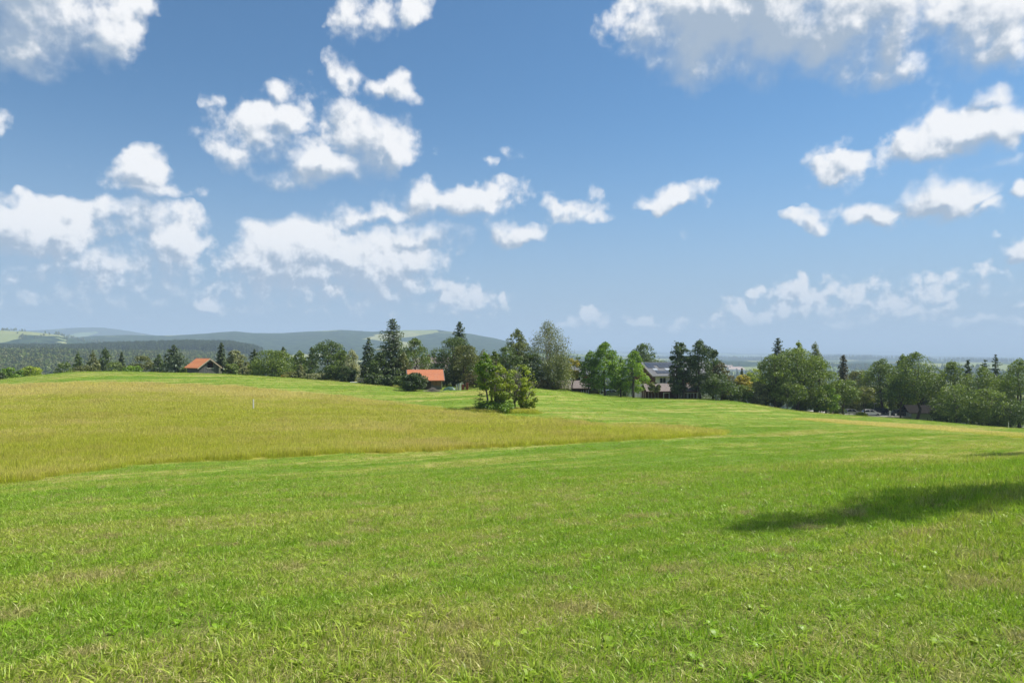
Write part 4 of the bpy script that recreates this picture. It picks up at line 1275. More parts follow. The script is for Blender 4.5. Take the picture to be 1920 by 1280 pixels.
def gable_walls(mb, W, D, hw, hr, hole=None):
    """four walls, ridge along y; front at y=-D/2; hole = (x0,x1,z0,z1) in the front gable"""
    y = -D / 2
    if hole:
        x0, x1, z0, z1 = hole
        zl = lambda x: hr - (hr - hw) * abs(x) / (W / 2)
        mb.poly([(-W / 2, y, -1), (x0, y, -1), (x0, y, zl(x0)), (-W / 2, y, hw)])
        mb.poly([(x1, y, -1), (W / 2, y, -1), (W / 2, y, hw), (x1, y, zl(x1))])
        mb.poly([(x0, y, -1), (x1, y, -1), (x1, y, z0), (x0, y, z0)])
        mb.poly([(x0, y, z1), (x1, y, z1), (x1, y, zl(x1)), (0, y, hr), (x0, y, zl(x0))])
    else:
        mb.poly([(-W / 2, y, -1), (W / 2, y, -1), (W / 2, y, hw), (0, y, hr), (-W / 2, y, hw)])
    mb.poly([(-W / 2, -y, -1), (W / 2, -y, -1), (W / 2, -y, hw), (0, -y, hr), (-W / 2, -y, hw)])
    mb.poly([(-W / 2, y, -1), (-W / 2, -y, -1), (-W / 2, -y, hw), (-W / 2, y, hw)])
    mb.poly([(W / 2, y, -1), (W / 2, -y, -1), (W / 2, -y, hw), (W / 2, y, hw)])
def roof_slab(mb, side, W, D, hw, hr, ov=.35, og=.35, th=.12):
    """one sloping slab, ridge along y; side = -1 / +1"""
    k = (hr - hw) / (W / 2)
    xe = side * (W / 2 + ov)
    ze = hr - k * (W / 2 + ov)
    y0, y1 = -D / 2 - og, D / 2 + og
    up = .03
    mb.prism([(0, y0, hr + up), (xe, y0, ze + up), (xe, y1, ze + up), (0, y1, hr + up)], (0, 0, th))

def grey_barn():
    Y = 157
    x = at(381, Y)
    z = gh(x, Y)
    root = empty('wooden_barn', (x, Y, z), R(54))
    tag(root, 'small grey weathered board barn with orange tiled roof on the hill crest', 'barn')
    W, D, hw = 5.0, 4.9, 2.0
    top = (HOR - 671.5) / F * Y - z
    hr = top - .15
    hw = hr - 1.8
    mb = MB()
    gable_walls(mb, W, D, hw, hr, (-.35, .95, hw - .25, hw + .95))
    mb.build('wall', M_GREY, root)
    for s in (-1, 1):
        m = MB()
        roof_slab(m, s, W, D, hw, hr, .45, .45)
        r = m.build('roof', M_TILE, root)
        k = (hr - hw) / (W / 2)
        q = MB()
        q.prism([(0, -D / 2 - .50, hr - .16), (s * (W / 2 + .46), -D / 2 - .50, hr - k * (W / 2 + .46) - .16), (s * (W / 2 + .46), -D / 2 - .50, hr - k * (W / 2 + .46) + .10), (0, -D / 2 - .50, hr + .10)], (0, .045, 0))
        q.build('bargeboard', M_STAKE, r)
    m = MB()
    m.box(-.5, 1.1, -D / 2 - .09, -D / 2 - .004, hw - .39, hw - .25)
    m.build('window_sill', M_STONE, root)
    m = MB()
    m.box(-W / 2 - .05, -W / 2 + .12, -D / 2 - .06, -D / 2 - .003, -1, hw - .1)
    m.build('corner_post', M_DARKPOST, root)
    m = MB()
    m.box(W / 2 - .12, W / 2 + .05, -D / 2 - .06, -D / 2 - .003, -1, hw - .1)
    m.build('corner_post', M_STAKE, root)
    # a pale plank leaning on the corner, seed of the bright spot by the barn
    px_, y_ = at(411, 152), 152
    o = MB().box(-.14, .14, -.03, .03, 0, 1.5).box(.2, .42, -.03, .03, 0, .75).build('leaning_plank', M_YELLOW if False else M_STAKE)
    o.location = (px_, y_, gh(px_, y_) - .05)
    o.rotation_euler = (R(-6), R(3), 0)
    tag(o, 'pale planks standing at the right corner of the grey barn', 'planks')
def orange_barn():
    Y = 127.5
    x = at(797, Y)
    z = gh(x, Y)
    root = empty('wooden_barn', (x, Y, z), R(90 + 11))
    tag(root, 'long brown board barn with clean orange roof among the trees', 'barn')
    W, D = 4.4, 6.0
    hr = (HOR - 694.0) / F * Y - z
    hw = hr - 1.55
    mb = MB()
    gable_walls(mb, W, D, hw, hr)
    mb.build('wall', M_BROWN, root)
    for s in (-1, 1):
        m = MB()
        roof_slab(m, s, W, D, hw, hr, .55, .35)
        r = m.build('roof', M_TILE2, root)
        k = (hr - hw) / (W / 2)
        for e in (-1, 1):
            q = MB()
            yy = e * (D / 2 + .40)
            q.prism([(0, yy, hr - .10), (s * (W / 2 + .56), yy, hr - k * (W / 2 + .56) - .10), (s * (W / 2 + .56), yy, hr - k * (W / 2 + .56) + .12), (0, yy, hr + .12)], (0, .045 * e, 0))
            q.build('bargeboard', M_METAL, r)
    m = MB()
    m.box(-W / 2 - .05, -W / 2 - .004, -1.0, .4, 0.0, min(1.7, hw - .4))
    m.build('door', M_DARKPOST, root)
    m = MB()
    for yy in (-D / 2 + .1, D / 2 - .1):
        m2 = MB().box(-W / 2 - .07, -W / 2 - .004, yy - .09, yy + .09, -.5, hw - .15)
        m2.build('corner_post', M_STAKE, root)
def brown_house():
    Y = 196
    x = at(826, Y)
    z = gh(x, Y)
    root = empty('house', (x, Y, z), R(90 + 6))
    tag(root, 'house with brown tiled roof and dormer windows half hidden behind the orange roofed barn', 'house')
    W, D = 9.0, 15.0
    hr = (HOR - 670.5) / F * Y - z
    hw = hr - 3.9
    mb = MB()
    gable_walls(mb, W, D, hw, hr)
    mb.build('wall', M_WHITE, root)
    k = (hr - hw) / (W / 2)
    for s in (-1, 1):
        m = MB()
        roof_slab(m, s, W, D, hw, hr, .6, .5)
        r = m.build('roof', M_SHINGLE, root)
        if s < 0:
            for yy in (3.4,):
                MB().box(-.9, -.2, yy - .4, yy + .4, hr - 1.0, hr + .9).build('chimney', M_BRICK, r)
    # dormer with two windows on the near slope (near side = -x in the local frame... the axis is turned a quarter)
    xs = -W / 2 * .62
    zc = hr - k * abs(xs)
    d = MB().box(xs - .9, xs + 1.0, -1.2, 2.2, zc - .65, zc + .75).build('dormer', M_PALE, root)
    MB().prism([(xs - 1.15, -1.4, zc + .76), (xs + 1.6, -1.4, zc + 1.25), (xs + 1.6, 2.4, zc + 1.25), (xs - 1.15, 2.4, zc + .76)], (0, 0, .1)).build('dormer_roof', M_SHINGLE, d)
    for yy in (-.45, 1.15):
        w = MB().box(xs - .95, xs - .904, yy - .5, yy + .5, zc - .35, zc + .5).build('window', M_GLASS, d)
    for j in range(3):
        yy = -3.2 - j * 1.15
        xa, xb = -W / 2 * .55, -W / 2 * .95
        MB().prism([(xa, yy, hr + .17 - k * abs(xa)), (xb, yy, hr + .17 - k * abs(xb)), (xb, yy + 1.05, hr + .17 - k * abs(xb)), (xa, yy + 1.05, hr + .17 - k * abs(xa))], (0, 0, .05)).build('solar_panel', M_PANEL, root)
def frame_window(root, x0, x1, y, z0, z1, mull=1):
    w = MB().box(x0, x1, y - .05, y - .004, z0, z1).build('window', M_GLASS, root)
    f = MB()
    t = .09
    f.box(x0 - t, x1 + t, y - .10, y - .055, z1, z1 + t).box(x0 - t, x1 + t, y - .12, y - .055, z0 - t, z0)
    f.box(x0 - t, x0, y - .10, y - .055, z0, z1).box(x1, x1 + t, y - .10, y - .055, z0, z1)
    for i in range(mull):
        xm = x0 + (x1 - x0) * (i + 1) / (mull + 1)
        f.box(xm - .035, xm + .035, y - .095, y - .055, z0, z1)
    f.build('frame', M_PAINT, w)
def solar_building():
    """ridge along local x, near eave towards the camera (-y)"""
    Y = 170
    xl = at(1229, Y)
    z = gh(xl + 8, Y)
    root = empty('large_building', (xl, Y, z), R(19))
    tag(root, 'large white building with solar panels on its slate roof and an orange balcony', 'building')
    L, Dp = 17.0, 10.5
    hr = (HOR - 680.5) / F * (Y + Dp / 2) - z
    he = (HOR - 706) / F * (Y - .8) - z
    k = (hr - he) / (Dp / 2 + .9)
    hw = hr - k * Dp / 2
    mb = MB()
    for y, in ((0,), (Dp,)):
        mb.poly([(0, y, -4), (L, y, -4), (L, y, hw), (0, y, hw)])
    for x in (0, L):
        mb.poly([(x, 0, -4), (x, Dp, -4), (x, Dp, hw), (x, Dp / 2, hr), (x, 0, hw)])
    mb.build('wall', M_WHITE, root)
    # boarded gable
    MB().prism([(-.06, -.02, hw - 2.6), (-.06, Dp + .02, hw - 2.6), (-.06, Dp + .02, hw - .05), (-.06, Dp / 2, hr - .05), (-.06, -.02, hw - .05)], (.05, 0, 0)).build('gable_boarding', M_DARKWOOD, root)
    for s in (0, 1):
        ye = -.9 if s == 0 else Dp + .9
        ze = hr - k * (Dp / 2 + .9)
        r = MB().prism([(-1.3, Dp / 2, hr + .05), (L + 1.0, Dp / 2, hr + .05), (L + 1.0, ye, ze + .05), (-1.3, ye, ze + .05)], (0, 0, .16)).build('roof', M_SLATE, root)
        MB().prism([(-1.28, Dp / 2, hr + .01), (-.02, Dp / 2, hr + .01), (-.02, ye, ze + .01), (-1.28, ye, ze + .01)], (0, 0, -.06)).build('soffit', M_DARKWOOD, r)
        MB().prism([(-1.36, Dp / 2, hr - .10), (-1.36, ye, ze - .10), (-1.36, ye, ze + .26), (-1.36, Dp / 2, hr + .26)], (.05, 0, 0)).build('bargeboard', M_STAKE, r)
        if s == 0:
            MB().box(-1.3, L + 1.0, ye - .16, ye - .01, ze + .0, ze + .14).build('gutter', M_STONE, r)
    def on_roof(u, v, h):
        """u along the eave, v metres down from the ridge (plan)"""
        return (u, Dp / 2 - v, hr - k * v + .22 + h)
    def panel(u, v, w, d, name, mat, h=.03):
        o = MB().prism([on_roof(u, v, h), on_roof(u + w, v, h), on_roof(u + w, v + d, h), on_roof(u, v + d, h)], (0, 0, .05)).build(name, mat, root)
        return o
    base = None
    spots = []
    for i in range(11):
        for v in (.35, 1.55):
            if not (i == 2 and v > 1):
                spots.append((-.6 + i * 1.08, v))
    for i in range(9):
        spots.append((.6 + i * 1.08, 4.05))
    for i, (u, v) in enumerate(spots):
        p = on_roof(u, v, .03)
        if base is None:
            q = MB().prism([(0, 0, 0), (1.02, 0, 0), (1.02, -1.14, -1.14 * k), (0, -1.14, -1.14 * k)], (0, 0, .05))
            base = q.build('solar_panel', M_PANEL, root)
            o = base
        else:
            o = base.copy()
            COL.objects.link(o)
        o.parent = root
        o.location = p
    for u in (.4, 3.9, 6.2):
        panel(u, 2.95, 1.25, .85, 'skylight', M_SKYL, .04)
    yw = 0
    zt = he - .15
    for x0, x1, mu in ((1.2, 2.9, 1), (4.0, 5.3, 1), (5.9, 7.2, 1), (8.3, 9.9, 1), (11.0, 12.6, 1)):
        frame_window(root, x0, x1, yw, zt - 1.45, zt - .2, mu)
    b = MB().box(2.6, 9.2, -1.3, -1.22, zt - 2.2, zt - 1.40)
    bo = b.build('balcony', M_ORANGE, root)
    MB().box(2.6, 9.2, -1.2, -.006, zt - 2.35, zt - 2.21).build('balcony_floor', M_STAKE, bo)
    MB().box(2.5, 9.3, -1.34, -1.18, zt - 1.395, zt - 1.33).build('handrail', M_STAKE, bo)
    MB().cyl((1.6, -.9, zt - 2.3), (1.6, -.9, zt - 1.9), .5, .5, 12).build('satellite_dish', M_PAINT, root)
    # low wing in front with a long brown roof
    Y2 = 153.5
    x2 = at(1211, Y2)
    z2 = gh(x2 + 6, Y2)
    w = empty('low_annex', (x2, Y2, z2), R(1))
    tag(w, 'long low annex with brown tiled roof and white framed porch before the large building', 'building')
    L2 = 12.4
    he2 = (HOR - 734.5) / F * (Y2 - .7) - z2
    hr2 = (HOR - 720) / F * (Y2 + 3.2) - z2
    k2 = (hr2 - he2) / 3.9
    m = MB().box(.3, L2 - .3, 1.6, 6.2, -3, he2 + .45)
    m.build('wall', M_DARKWOOD, w)
    MB().prism([(0, 3.2, hr2), (L2, 3.2, hr2), (L2, -.7, he2), (0, -.7, he2)], (0, 0, .14)).build('roof', M_SHINGLE, w)
    MB().prism([(0, 3.2, hr2 - .003), (L2, 3.2, hr2 - .003), (L2, 7.0, he2), (0, 7.0, he2)], (0, 0, .14)).build('roof', M_SHINGLE, w)
    MB().box(0, L2, -.78, -.71, he2 - .12, he2 + .10).build('fascia', M_DARKWOOD, w)
    MB().box(8.6, 9.0, 1.0, 1.35, hr2 - .9, hr2 + .1).build('roof_vent', M_BLACK, w)
    for xx in (3.9, 5.15, 6.35, 7.35, 7.95, 9.35, 10.7, 11.4):
        MB().box(xx - .07, xx + .07, -.5, -.36, -1, he2 - .14).build('porch_post', M_PAINT, w)
    MB().box(3.83, 5.22, -.52, -.34, he2 - .32, he2 - .16).build('porch_beam', M_PAINT, w)
    MB().box(7.9, 11.5, -.52, -.34, he2 - .34, he2 - .16).build('porch_beam', M_PAINT, w)
    frame_window(w, 8.3, 9.2, 1.6, -.2, he2 - .5, 0)
    frame_window(w, 9.6, 10.5, 1.6, -.2, he2 - .5, 0)
    # annex left of the bright green trees
    Y3 = 155
    x3 = at(1012, Y3)
    z3 = gh(x3 + 5, Y3)
    a = empty('low_annex', (x3, Y3, z3), R(-3))
    tag(a, 'low annex with brown roof and dark eave between birch and bright green trees', 'building')
    he3 = (HOR - 728.5) / F * (Y3 - .7) - z3
    hr3 = (HOR - 714) / F * (Y3 + 3) - z3
    L3 = 11.5
    MB().box(.3, L3 - .3, .6, 5.4, -4, he3 + .35).build('wall', M_BLACK, a)  # wall coloured black to paint in the shaded gap under the roof
    MB().prism([(0, 3, hr3), (L3, 3, hr3), (L3, -.8, he3), (0, -.8, he3)], (0, 0, .14)).build('roof', M_SHINGLE, a)
    MB().prism([(0, 3, hr3 - .003), (L3, 3, hr3 - .003), (L3, 6.6, he3), (0, 6.6, he3)], (0, 0, .14)).build('roof', M_SHINGLE, a)
    MB().box(0, L3, -.88, -.81, he3 - .12, he3 + .10).build('fascia', M_DARKWOOD, a)
    # white house behind that annex
    Y4 = 172
    x4 = at(1072, Y4)
    z4 = gh(x4, Y4)
    h = empty('house', (x4, Y4, z4), R(8))
    tag(h, 'white walled house with grey roof and red brown gable peeping between birch and green trees', 'house')
    hw4 = (HOR - 703) / F * Y4 - z4
    hr4 = (HOR - 688) / F * (Y4 + 4) - z4
    MB().box(0, 6.0, 0, 8, -3, hw4).build('wall', M_WHITE, h)
    frame_window(h, .4, 2.2, 0, hw4 - 1.7, hw4 - .55, 0)
    MB().box(2.9, 4.8, -.5, -.01, -3, hw4 - .3).build('bay', M_BRICK, h)
    MB().prism([(-.6, 4, hr4), (6.6, 4, hr4), (6.6, -.7, hw4), (-.6, -.7, hw4)], (0, 0, .15)).build('roof', M_SLATE, h)
    MB().prism([(-.6, 4, hr4 - .003), (6.6, 4, hr4 - .003), (6.6, 8.7, hw4), (-.6, 8.7, hw4)], (0, 0, .15)).build('roof', M_SLATE, h)
    MB().poly([(0, 0, hw4), (0, 8, hw4), (0, 4, hr4)]).poly([(6, 0, hw4), (6, 8, hw4), (6, 4, hr4)]).build('gable', M_DARKWOOD, h)
def hut():
    Y = 168
    x = at(1733, Y)
    z = gh(x, Y)
    root = empty('hut', (x, Y, z), R(-4))
    tag(root, 'hut with a dark roof and long pale wall under the right hand trees', 'hut')
    hw = (HOR - 774) / F * Y - z
    hb = (HOR - 792) / F * Y - z
    MB().box(-3.0, 3.0, 0, 4.0, min(-1, hb - 1), hw).build('wall', M_PALE, root)
    for i in range(7):
        xx = -2.57 + i * .857
        MB().box(xx - .02, xx + .02, -.03, -.004, hb, hw - .06).build('batten', M_PALE, root)
    MB().prism([(-3.9, -.7, hw - .1), (3.9, -.7, hw - .1), (3.9, 2, hw + 1.7), (-3.9, 2, hw + 1.7)], (0, 0, .12)).build('roof', M_FELT, root)
    MB().prism([(-3.9, 4.7, hw - .1), (3.9, 4.7, hw - .1), (3.9, 2, hw + 1.697), (-3.9, 2, hw + 1.697)], (0, 0, .12)).build('roof', M_FELT, root)
    MB().poly([(-3, 0, hw), (-3, 4, hw), (-3, 2, hw + 1.6)]).poly([(3, 0, hw), (3, 4, hw), (3, 2, hw + 1.6)]).build('gable', M_DARKPOST, root)

# ------------------------------------------------------------------ cars
def car_paint(name, c, metal=.3):
    m, g, out = new_mat(name)
    bs = g.n('ShaderNodeBsdfPrincipled', ins={'Base Color': (*c, 1), 'Roughness': .28, 'Metallic': metal})
    bs.inputs['Coat Weight'].default_value = .6
    g.link(bs.outputs[0], out.inputs[0])
    return m
M_TYRE = plain_mat('tyre', (.015, .015, .016), .9, .2)
M_RIM = plain_mat('rim', (.45, .46, .47), .35, .1, 3, .8)
M_LAMP = glass_mat('car_lamp', (.55, .55, .52), .1)
M_RED = glass_mat('tail_lamp', (.35, .02, .02), .15)
def make_car(label, paint, loc, rz, group=None):
    """hatchback, nose towards +x"""
    root = empty('parked_car', loc, rz)
    tag(root, label, 'car', group)
    side = [(-2.05, .38), (-2.10, .72), (-2.0, .98), (-.75, 1.0), (.95, .98), (1.75, .82), (2.08, .66), (2.10, .36), (1.75, .25), (-1.8, .25)]
    W = .86
    m = MB()
    b = len(m.v)
    n = len(side)
    rows = (-W, -W * .93, W * .93, W)
    for i, y in enumerate((-W, -W + .10, W - .10, W)):
        k = .965 if i in (0, 3) else 1.0
        for (x, z) in side:
            m.v.append((x * k, y, .62 + (z - .62) * (k if z > .62 else 1)))
    for i in range(3):
        for j in range(n):
            j2 = (j + 1) % n
            m.f.append((i * n + j, i * n + j2, (i + 1) * n + j2, (i + 1) * n + j))
    m.f.append(tuple(range(n)))
    m.f.append(tuple(range(3 * n, 4 * n))[::-1])
    m.build('body', paint, root)
    cab = [(-1.92, .985), (-1.55, 1.42), (-.9, 1.50), (.15, 1.46), (1.05, .985)]
    g = MB()
    def ring(pts, y, s):
        return [(p[0], y * (1 - s * (p[1] - .985) / .52), p[1]) for p in pts]
    A, Bq = ring(cab, -W * .95, .2), ring(cab, W * .95, .2)
    nn = len(cab)
    g.v = A + Bq
    for j in range(nn - 1):
        g.f.append((j, j + 1, nn + j + 1, nn + j))
    g.f.append(tuple(range(nn)))
    g.f.append(tuple(range(nn, 2 * nn))[::-1])
    g.f.append((0, nn, 2 * nn - 1, nn - 1))
    cabin = g.build('cabin', M_GLASS, root)
    r = MB()
    r.prism([(-1.62, -.66, 1.43), (-.9, -.66, 1.505), (.18, -.66, 1.468), (.18, .66, 1.468), (-.9, .66, 1.505), (-1.62, .66, 1.43)], (0, 0, .035)).build('roof', paint, root)
    for s in (-1, 1):
        for (p, q) in (((.15, 1.46), (1.05, .985)), ((-.55, 1.47), (-.5, .985)), ((-1.55, 1.42), (-1.92, .985))):
            y1, y2 = s * W * .95 * (1 - .2 * (p[1] - .985) / .52), s * W * .95
            MB().cyl((p[0], y1, p[1]), (q[0], y2, q[1]), .045, .05, 6).build('pillar', paint, cabin)
        for xw in (-1.28, 1.30):
            t = MB().cyl((xw, s * (W - .20), .31), (xw, s * (W + .015), .31), .31, .31, 16).build('wheel', M_TYRE, root)
            MB().cyl((xw, s * (W + .0), .31), (xw, s * (W + .025), .31), .20, .18, 12).build('rim', M_RIM, t)
        MB().box(1.86, 2.06, min(s * .50, s * .80), max(s * .50, s * .80), .62, .78).build('headlight', M_LAMP, root)
        MB().box(-2.11, -1.98, min(s * .55, s * .82), max(s * .55, s * .82), .74, .93).build('tail_light', M_RED, root)
        MB().box(.55, .75, min(s * .86, s * 1.0), max(s * .86, s * 1.0), 1.0, 1.13).build('mirror', paint, root)
    return root
def car_park():
    zt = -16.55
    x0, x1 = at(1571, 168), at(1690, 172)
    o = MB().box(x0, x1, 168, 186, zt - 7, zt).build('car_park', M_GRAVEL)
    tag(o, 'pale gravel car park beyond the meadow edge', None, None, 'structure')
    P_W, P_D, P_S = car_paint('white_car_paint', (.80, .80, .80), 0), car_paint('navy_car_paint', (.02, .03, .06)), car_paint('silver_car_paint', (.42, .43, .45), .7)
    make_car('white hatchback parked side on beyond the strip of dry grass', P_W, (at(1633, 171), 171, zt), R(-6))
    make_car('dark blue car parked behind the white hatchback', P_D, (at(1648, 176), 176, zt), R(170))
    make_car('silver car half hidden by a small bush at the car park', P_S, (at(1598, 172), 172, zt), R(4))
    make_car('dark car mostly hidden left of the pale hut', car_paint('grey_car_paint', (.10, .10, .11)), (at(1683, 172), 172, zt), R(175))
    o = MB().box(0, 3.5, 0, .25, -.3, .62).build('low_wall', M_WHITE)
    o.location = (at(1573, 169), 169, zt)
    tag(o, 'low white wall at the left end of the car park', 'wall')
    for px in (1576.5, 1582.5, 1592):
        f = MB().box(-.04, .04, -.04, .04, -1, 1.1).build('railing_post', M_BLACK)
        xx = at(px, 166.5)
        f.location = (xx, 166.5, gh(xx, 166.5))
        tag(f, 'thin black post in front of the low white wall at the car park', 'post', 'black posts at the car park')
    l = empty('street_lamp', (at(1639.5, 178), 178, zt))
    tag(l, 'thin street lamp standing behind the white hatchback', 'street lamp')
    hh = (HOR - 757) / F * 178 - zt
    MB().cyl((0, 0, 0), (0, 0, hh), .07, .045, 8).build('pole', M_METAL, l)
    MB().prism([(-.1, -.28, hh), (.5, -.28, hh + .08), (.5, .28, hh + .08), (-.1, .28, hh)], (0, 0, .16)).build('lamp_head', M_STONE, l)
    for px, py0, lab in ((1669, 771, 'thick white post at the car park edge, left of the pale hut'), (1680, 776, 'shorter white post at the car park edge, nearer the pale hut')):
        yy = 169
        h0 = (HOR - py0) / F * yy - zt
        q = MB().box(-.14, .14, -.14, .14, 0, h0).box(-.18, .18, -.18, .18, h0, h0 + .07).build('gate_post', M_PAINT)
        q.location = (at(px, yy), yy, zt)
        tag(q, lab, 'post')
    P2 = car_paint('black_car_paint', (.015, .015, .018))
    for px, Y, lab, pt, dz in ((1113, 156, 'dark car half sunk behind the meadow edge below the bright green trees', P2, 0), (1149, 157, 'grey blue car behind the trunks of the bright green trees', car_paint('blue_grey_car_paint', (.12, .16, .22)), 0)):
        make_car(lab, pt, (at(px, Y), Y, gh(at(px, Y), Y)), R(10))

# ------------------------------------------------------------------ small things along the meadow edge
def stake(px, Y, h, mat, label, group=None, r=.05, lean=(0, 0), cat='stake', name='wooden_stake'):
    x = at(px, Y)
    o = MB().cyl((0, 0, -.4), (0, 0, h), r, r * .85, 7).cyl((0, 0, h), (0, 0, h + .05), r * .85, r * .2, 7).build(name, mat)
    o.location = (x, Y, gh(x, Y))
    o.rotation_euler = (R(lean[0]), R(lean[1]), random.uniform(0, 3))
    tag(o, label, cat, group)
    return o
def small_things():
    x, y = ground_at(475, 771)
    o = MB().box(-.05, .05, -.05, .05, -.3, 1.25).box(-.06, .06, -.06, .06, 1.25, 1.32).build('marker_post', M_PAINT)
    o.location = (x, y, gh(x, y))
    tag(o, 'lone white marker post standing in the tall golden grass', 'post')
    for px, od in zip((1175, 1183, 1190, 1196, 1201, 1206, 1210, 1216, 1222, 1228, 1234), ('leftmost', 'second', 'third', 'fourth', 'fifth', 'middle', 'seventh', 'eighth', 'ninth', 'tenth', 'rightmost')):
        stake(px, 148.5 + random.uniform(-.6, .6), random.uniform(1.1, 1.7), M_STAKE, od + ' pale stake of the row before the bright green pointed tree', 'stakes along the meadow edge', .05)
    for px in (1090, 1094, 1099, 1103):
        stake(px, 147.6, random.uniform(.5, 1.0), M_PAINT, 'short white stake at the meadow edge below the brown roofed annex', 'short white stakes', .045)
    for px, lab in ((1388, 'left'), (1391, 'right')):
        stake(px, 149.5, .9, M_STAKE, lab + ' one of two upright thin stakes at the crest right of the building', None, .035)
    stake(1403, 149.5, 1.0, M_PAINT, 'leaning pale stake at the crest, tilted to the right', None, .04, (0, 40))
    stake(1406, 149.8, 1.0, M_STAKE, 'leaning stake crossing behind the other tilted stake', None, .035, (0, -42))
    stake(1739, 159, 1.0, M_DARKPOST, 'dark fence post in front of the pale hut', None, .06)
    stake(1748, 158.5, .8, M_PAINT, 'white fence post in front of the right end of the pale hut', None, .05)
    stake(1734, 159, .8, M_STAKE, 'thin pale fence post beside the dark one at the hut', None, .04)
    stake(1891, 144.5, 1.15, M_PAINT, 'single white post at the far right meadow edge', None, .06)
    stake(1815, 152, 1.1, M_STAKE, 'pale stake at the foot of the right hand bright trees', None, .05)
    # pale stones and logs under the right hand trees
    for px, Y, sx, sz, lab in ((1806, 153, .55, .4, 'pale block lying under the right hand trees, left one'), (1822, 151, .6, .22, 'pale log lying under the right hand trees, middle one'), (1832, 150, .5, .18, 'pale log lying under the right hand trees, right one')):
        o = MB().prism([(-sx, -.2, -.1), (sx, -.25, -.1), (sx * .9, -.2, sz), (-sx * .8, -.18, sz * .85)], (0, .45, 0)).build('pale_block' if sz > .3 else 'log', M_STONE)
        xx = at(px, Y)
        o.location = (xx, Y, gh(xx, Y))
        tag(o, lab, 'block' if sz > .3 else 'log')
    # bench at the bushes
    xx = at(531.5, 146.5)
    b = empty('bench', (xx, 146.5, gh(xx, 146.5)), R(5))
    tag(b, 'small orange yellow bench below the big round bush', 'bench')
    MB().box(-.5, .5, -.2, .2, .42, .5).build('seat', M_YELLOW, b)
    for s in (-1, 1):
        MB().box(s * .38 - .05, s * .38 + .05, -.16, .16, -.2, .42).build('leg', M_YELLOW, b)
    # pallet stack and pale beam near the tall spruce
    xx, yy = at(680, 136.5), 136.5
    t = empty('hay_trailer', (xx, yy, gh(xx, yy)), R(6))
    tag(t, 'pale wooden crate trailer parked below the medium spruce', 'trailer')
    MB().box(-1.0, 1.0, -.5, .5, .28, .40).build('bed', M_STAKE, t)
    for i in range(5):
        MB().box(-1.0 + i * .42, -1.0 + i * .42 + .30, -.52, -.46, .41, 1.05).build('slat', M_STAKE, t)
    MB().box(-1.02, 1.02, -.58, -.53, .95, 1.08).build('rail', M_STONE, t)
    for s in (-.55, .55):
        MB().cyl((s, -.6, .2), (s, -.5, .2), .24, .24, 12).build('wheel', M_TYRE, t)
    o = MB().cyl((-.9, 0, .12), (.9, 0, .12), .10, .09, 8).build('beam', M_PAINT)
    xx = at(665, 136)
    o.location = (xx, 136, gh(xx, 136))
    tag(o, 'pale beam lying in the grass left of the crate trailer', 'beam')
    # tarpaulin mound, striped boards and brown posts right of the orange roofed barn
    xx, yy = at(842, 123.5), 123.5
    V, Fc = [], []
    n, mm = 12, 7
    for j in range(mm):
        for i in range(n):
            u, v = i / (n - 1) * 2 - 1, j / (mm - 1) * 2 - 1
            h = max(0, (1 - u * u) ** .7 * (1 - v * v) ** .5) * (.55 + .35 * (u + 1) / 2) + .05 * math.sin(i * 2.1 + j) * (1 - u * u)
            V.append((u * 1.25, v * .7, h - .08))
    for j in range(mm - 1):
        for i in range(n - 1):
            Fc.append((j * n + i, j * n + i + 1, (j + 1) * n + i + 1, (j + 1) * n + i))
    o = mesh_obj('tarpaulin', V, Fc, M_TARP, None, True)
    o.location = (xx, yy, gh(xx, yy))
    tag(o, 'green tarpaulin heaped beside the orange roofed barn', 'tarpaulin')
    for i, (px, mt) in enumerate(((856, M_STONE), (859.5, M_METAL), (863, M_PAINT))):
        xx, yy = at(px, 123), 123
        o = MB().box(-.12, .12, -.03, .03, -.2, 1.1 + .1 * i).build('upright_board', mt)
        o.location = (xx, yy, gh(xx, yy))
        o.rotation_euler = (R(-5), 0, 0)
        tag(o, ('off white board, left of three propped beside the green tarpaulin', 'blue grey board, middle of three propped beside the green tarpaulin', 'white board, right of three propped beside the green tarpaulin')[i], 'board')
    for i, px in enumerate((868, 876)):
        xx, yy = at(px, 123.5), 123.5
        o = MB().box(-.22, .22, -.2, .2, -.2, 1.0 + .3 * i).build('brown_crate', M_BRICK)
        o.location = (xx, yy, gh(xx, yy))
        tag(o, ('lower red brown crate near the propped boards', 'taller red brown crate near the propped boards')[i], 'crate')
    # brush pile
    rng = np.random.default_rng(3)
    m = MB()
    for i in range(260):
        u, v = rng.normal(0, .55), rng.normal(0, .35)
        h = max(.05, .75 * math.exp(-(u * u * 1.1 + v * v * 3)))
        p = Vector((u * 1.25, v, rng.uniform(0, h)))
        d = Vector((rng.normal(0, 1), rng.normal(0, .8), rng.normal(.1, .5))).normalized() * rng.uniform(.25, .75)
        m.cyl(p - d * .5, p + d * .5, .022, .010, 4)
    o = m.build('brush_pile', M_TWIG)
    xx, yy = at(812, 119), 119
    o.location = (xx, yy, gh(xx, yy))
    tag(o, 'heap of grey cut brushwood in front of the orange roofed barn', 'brush pile')

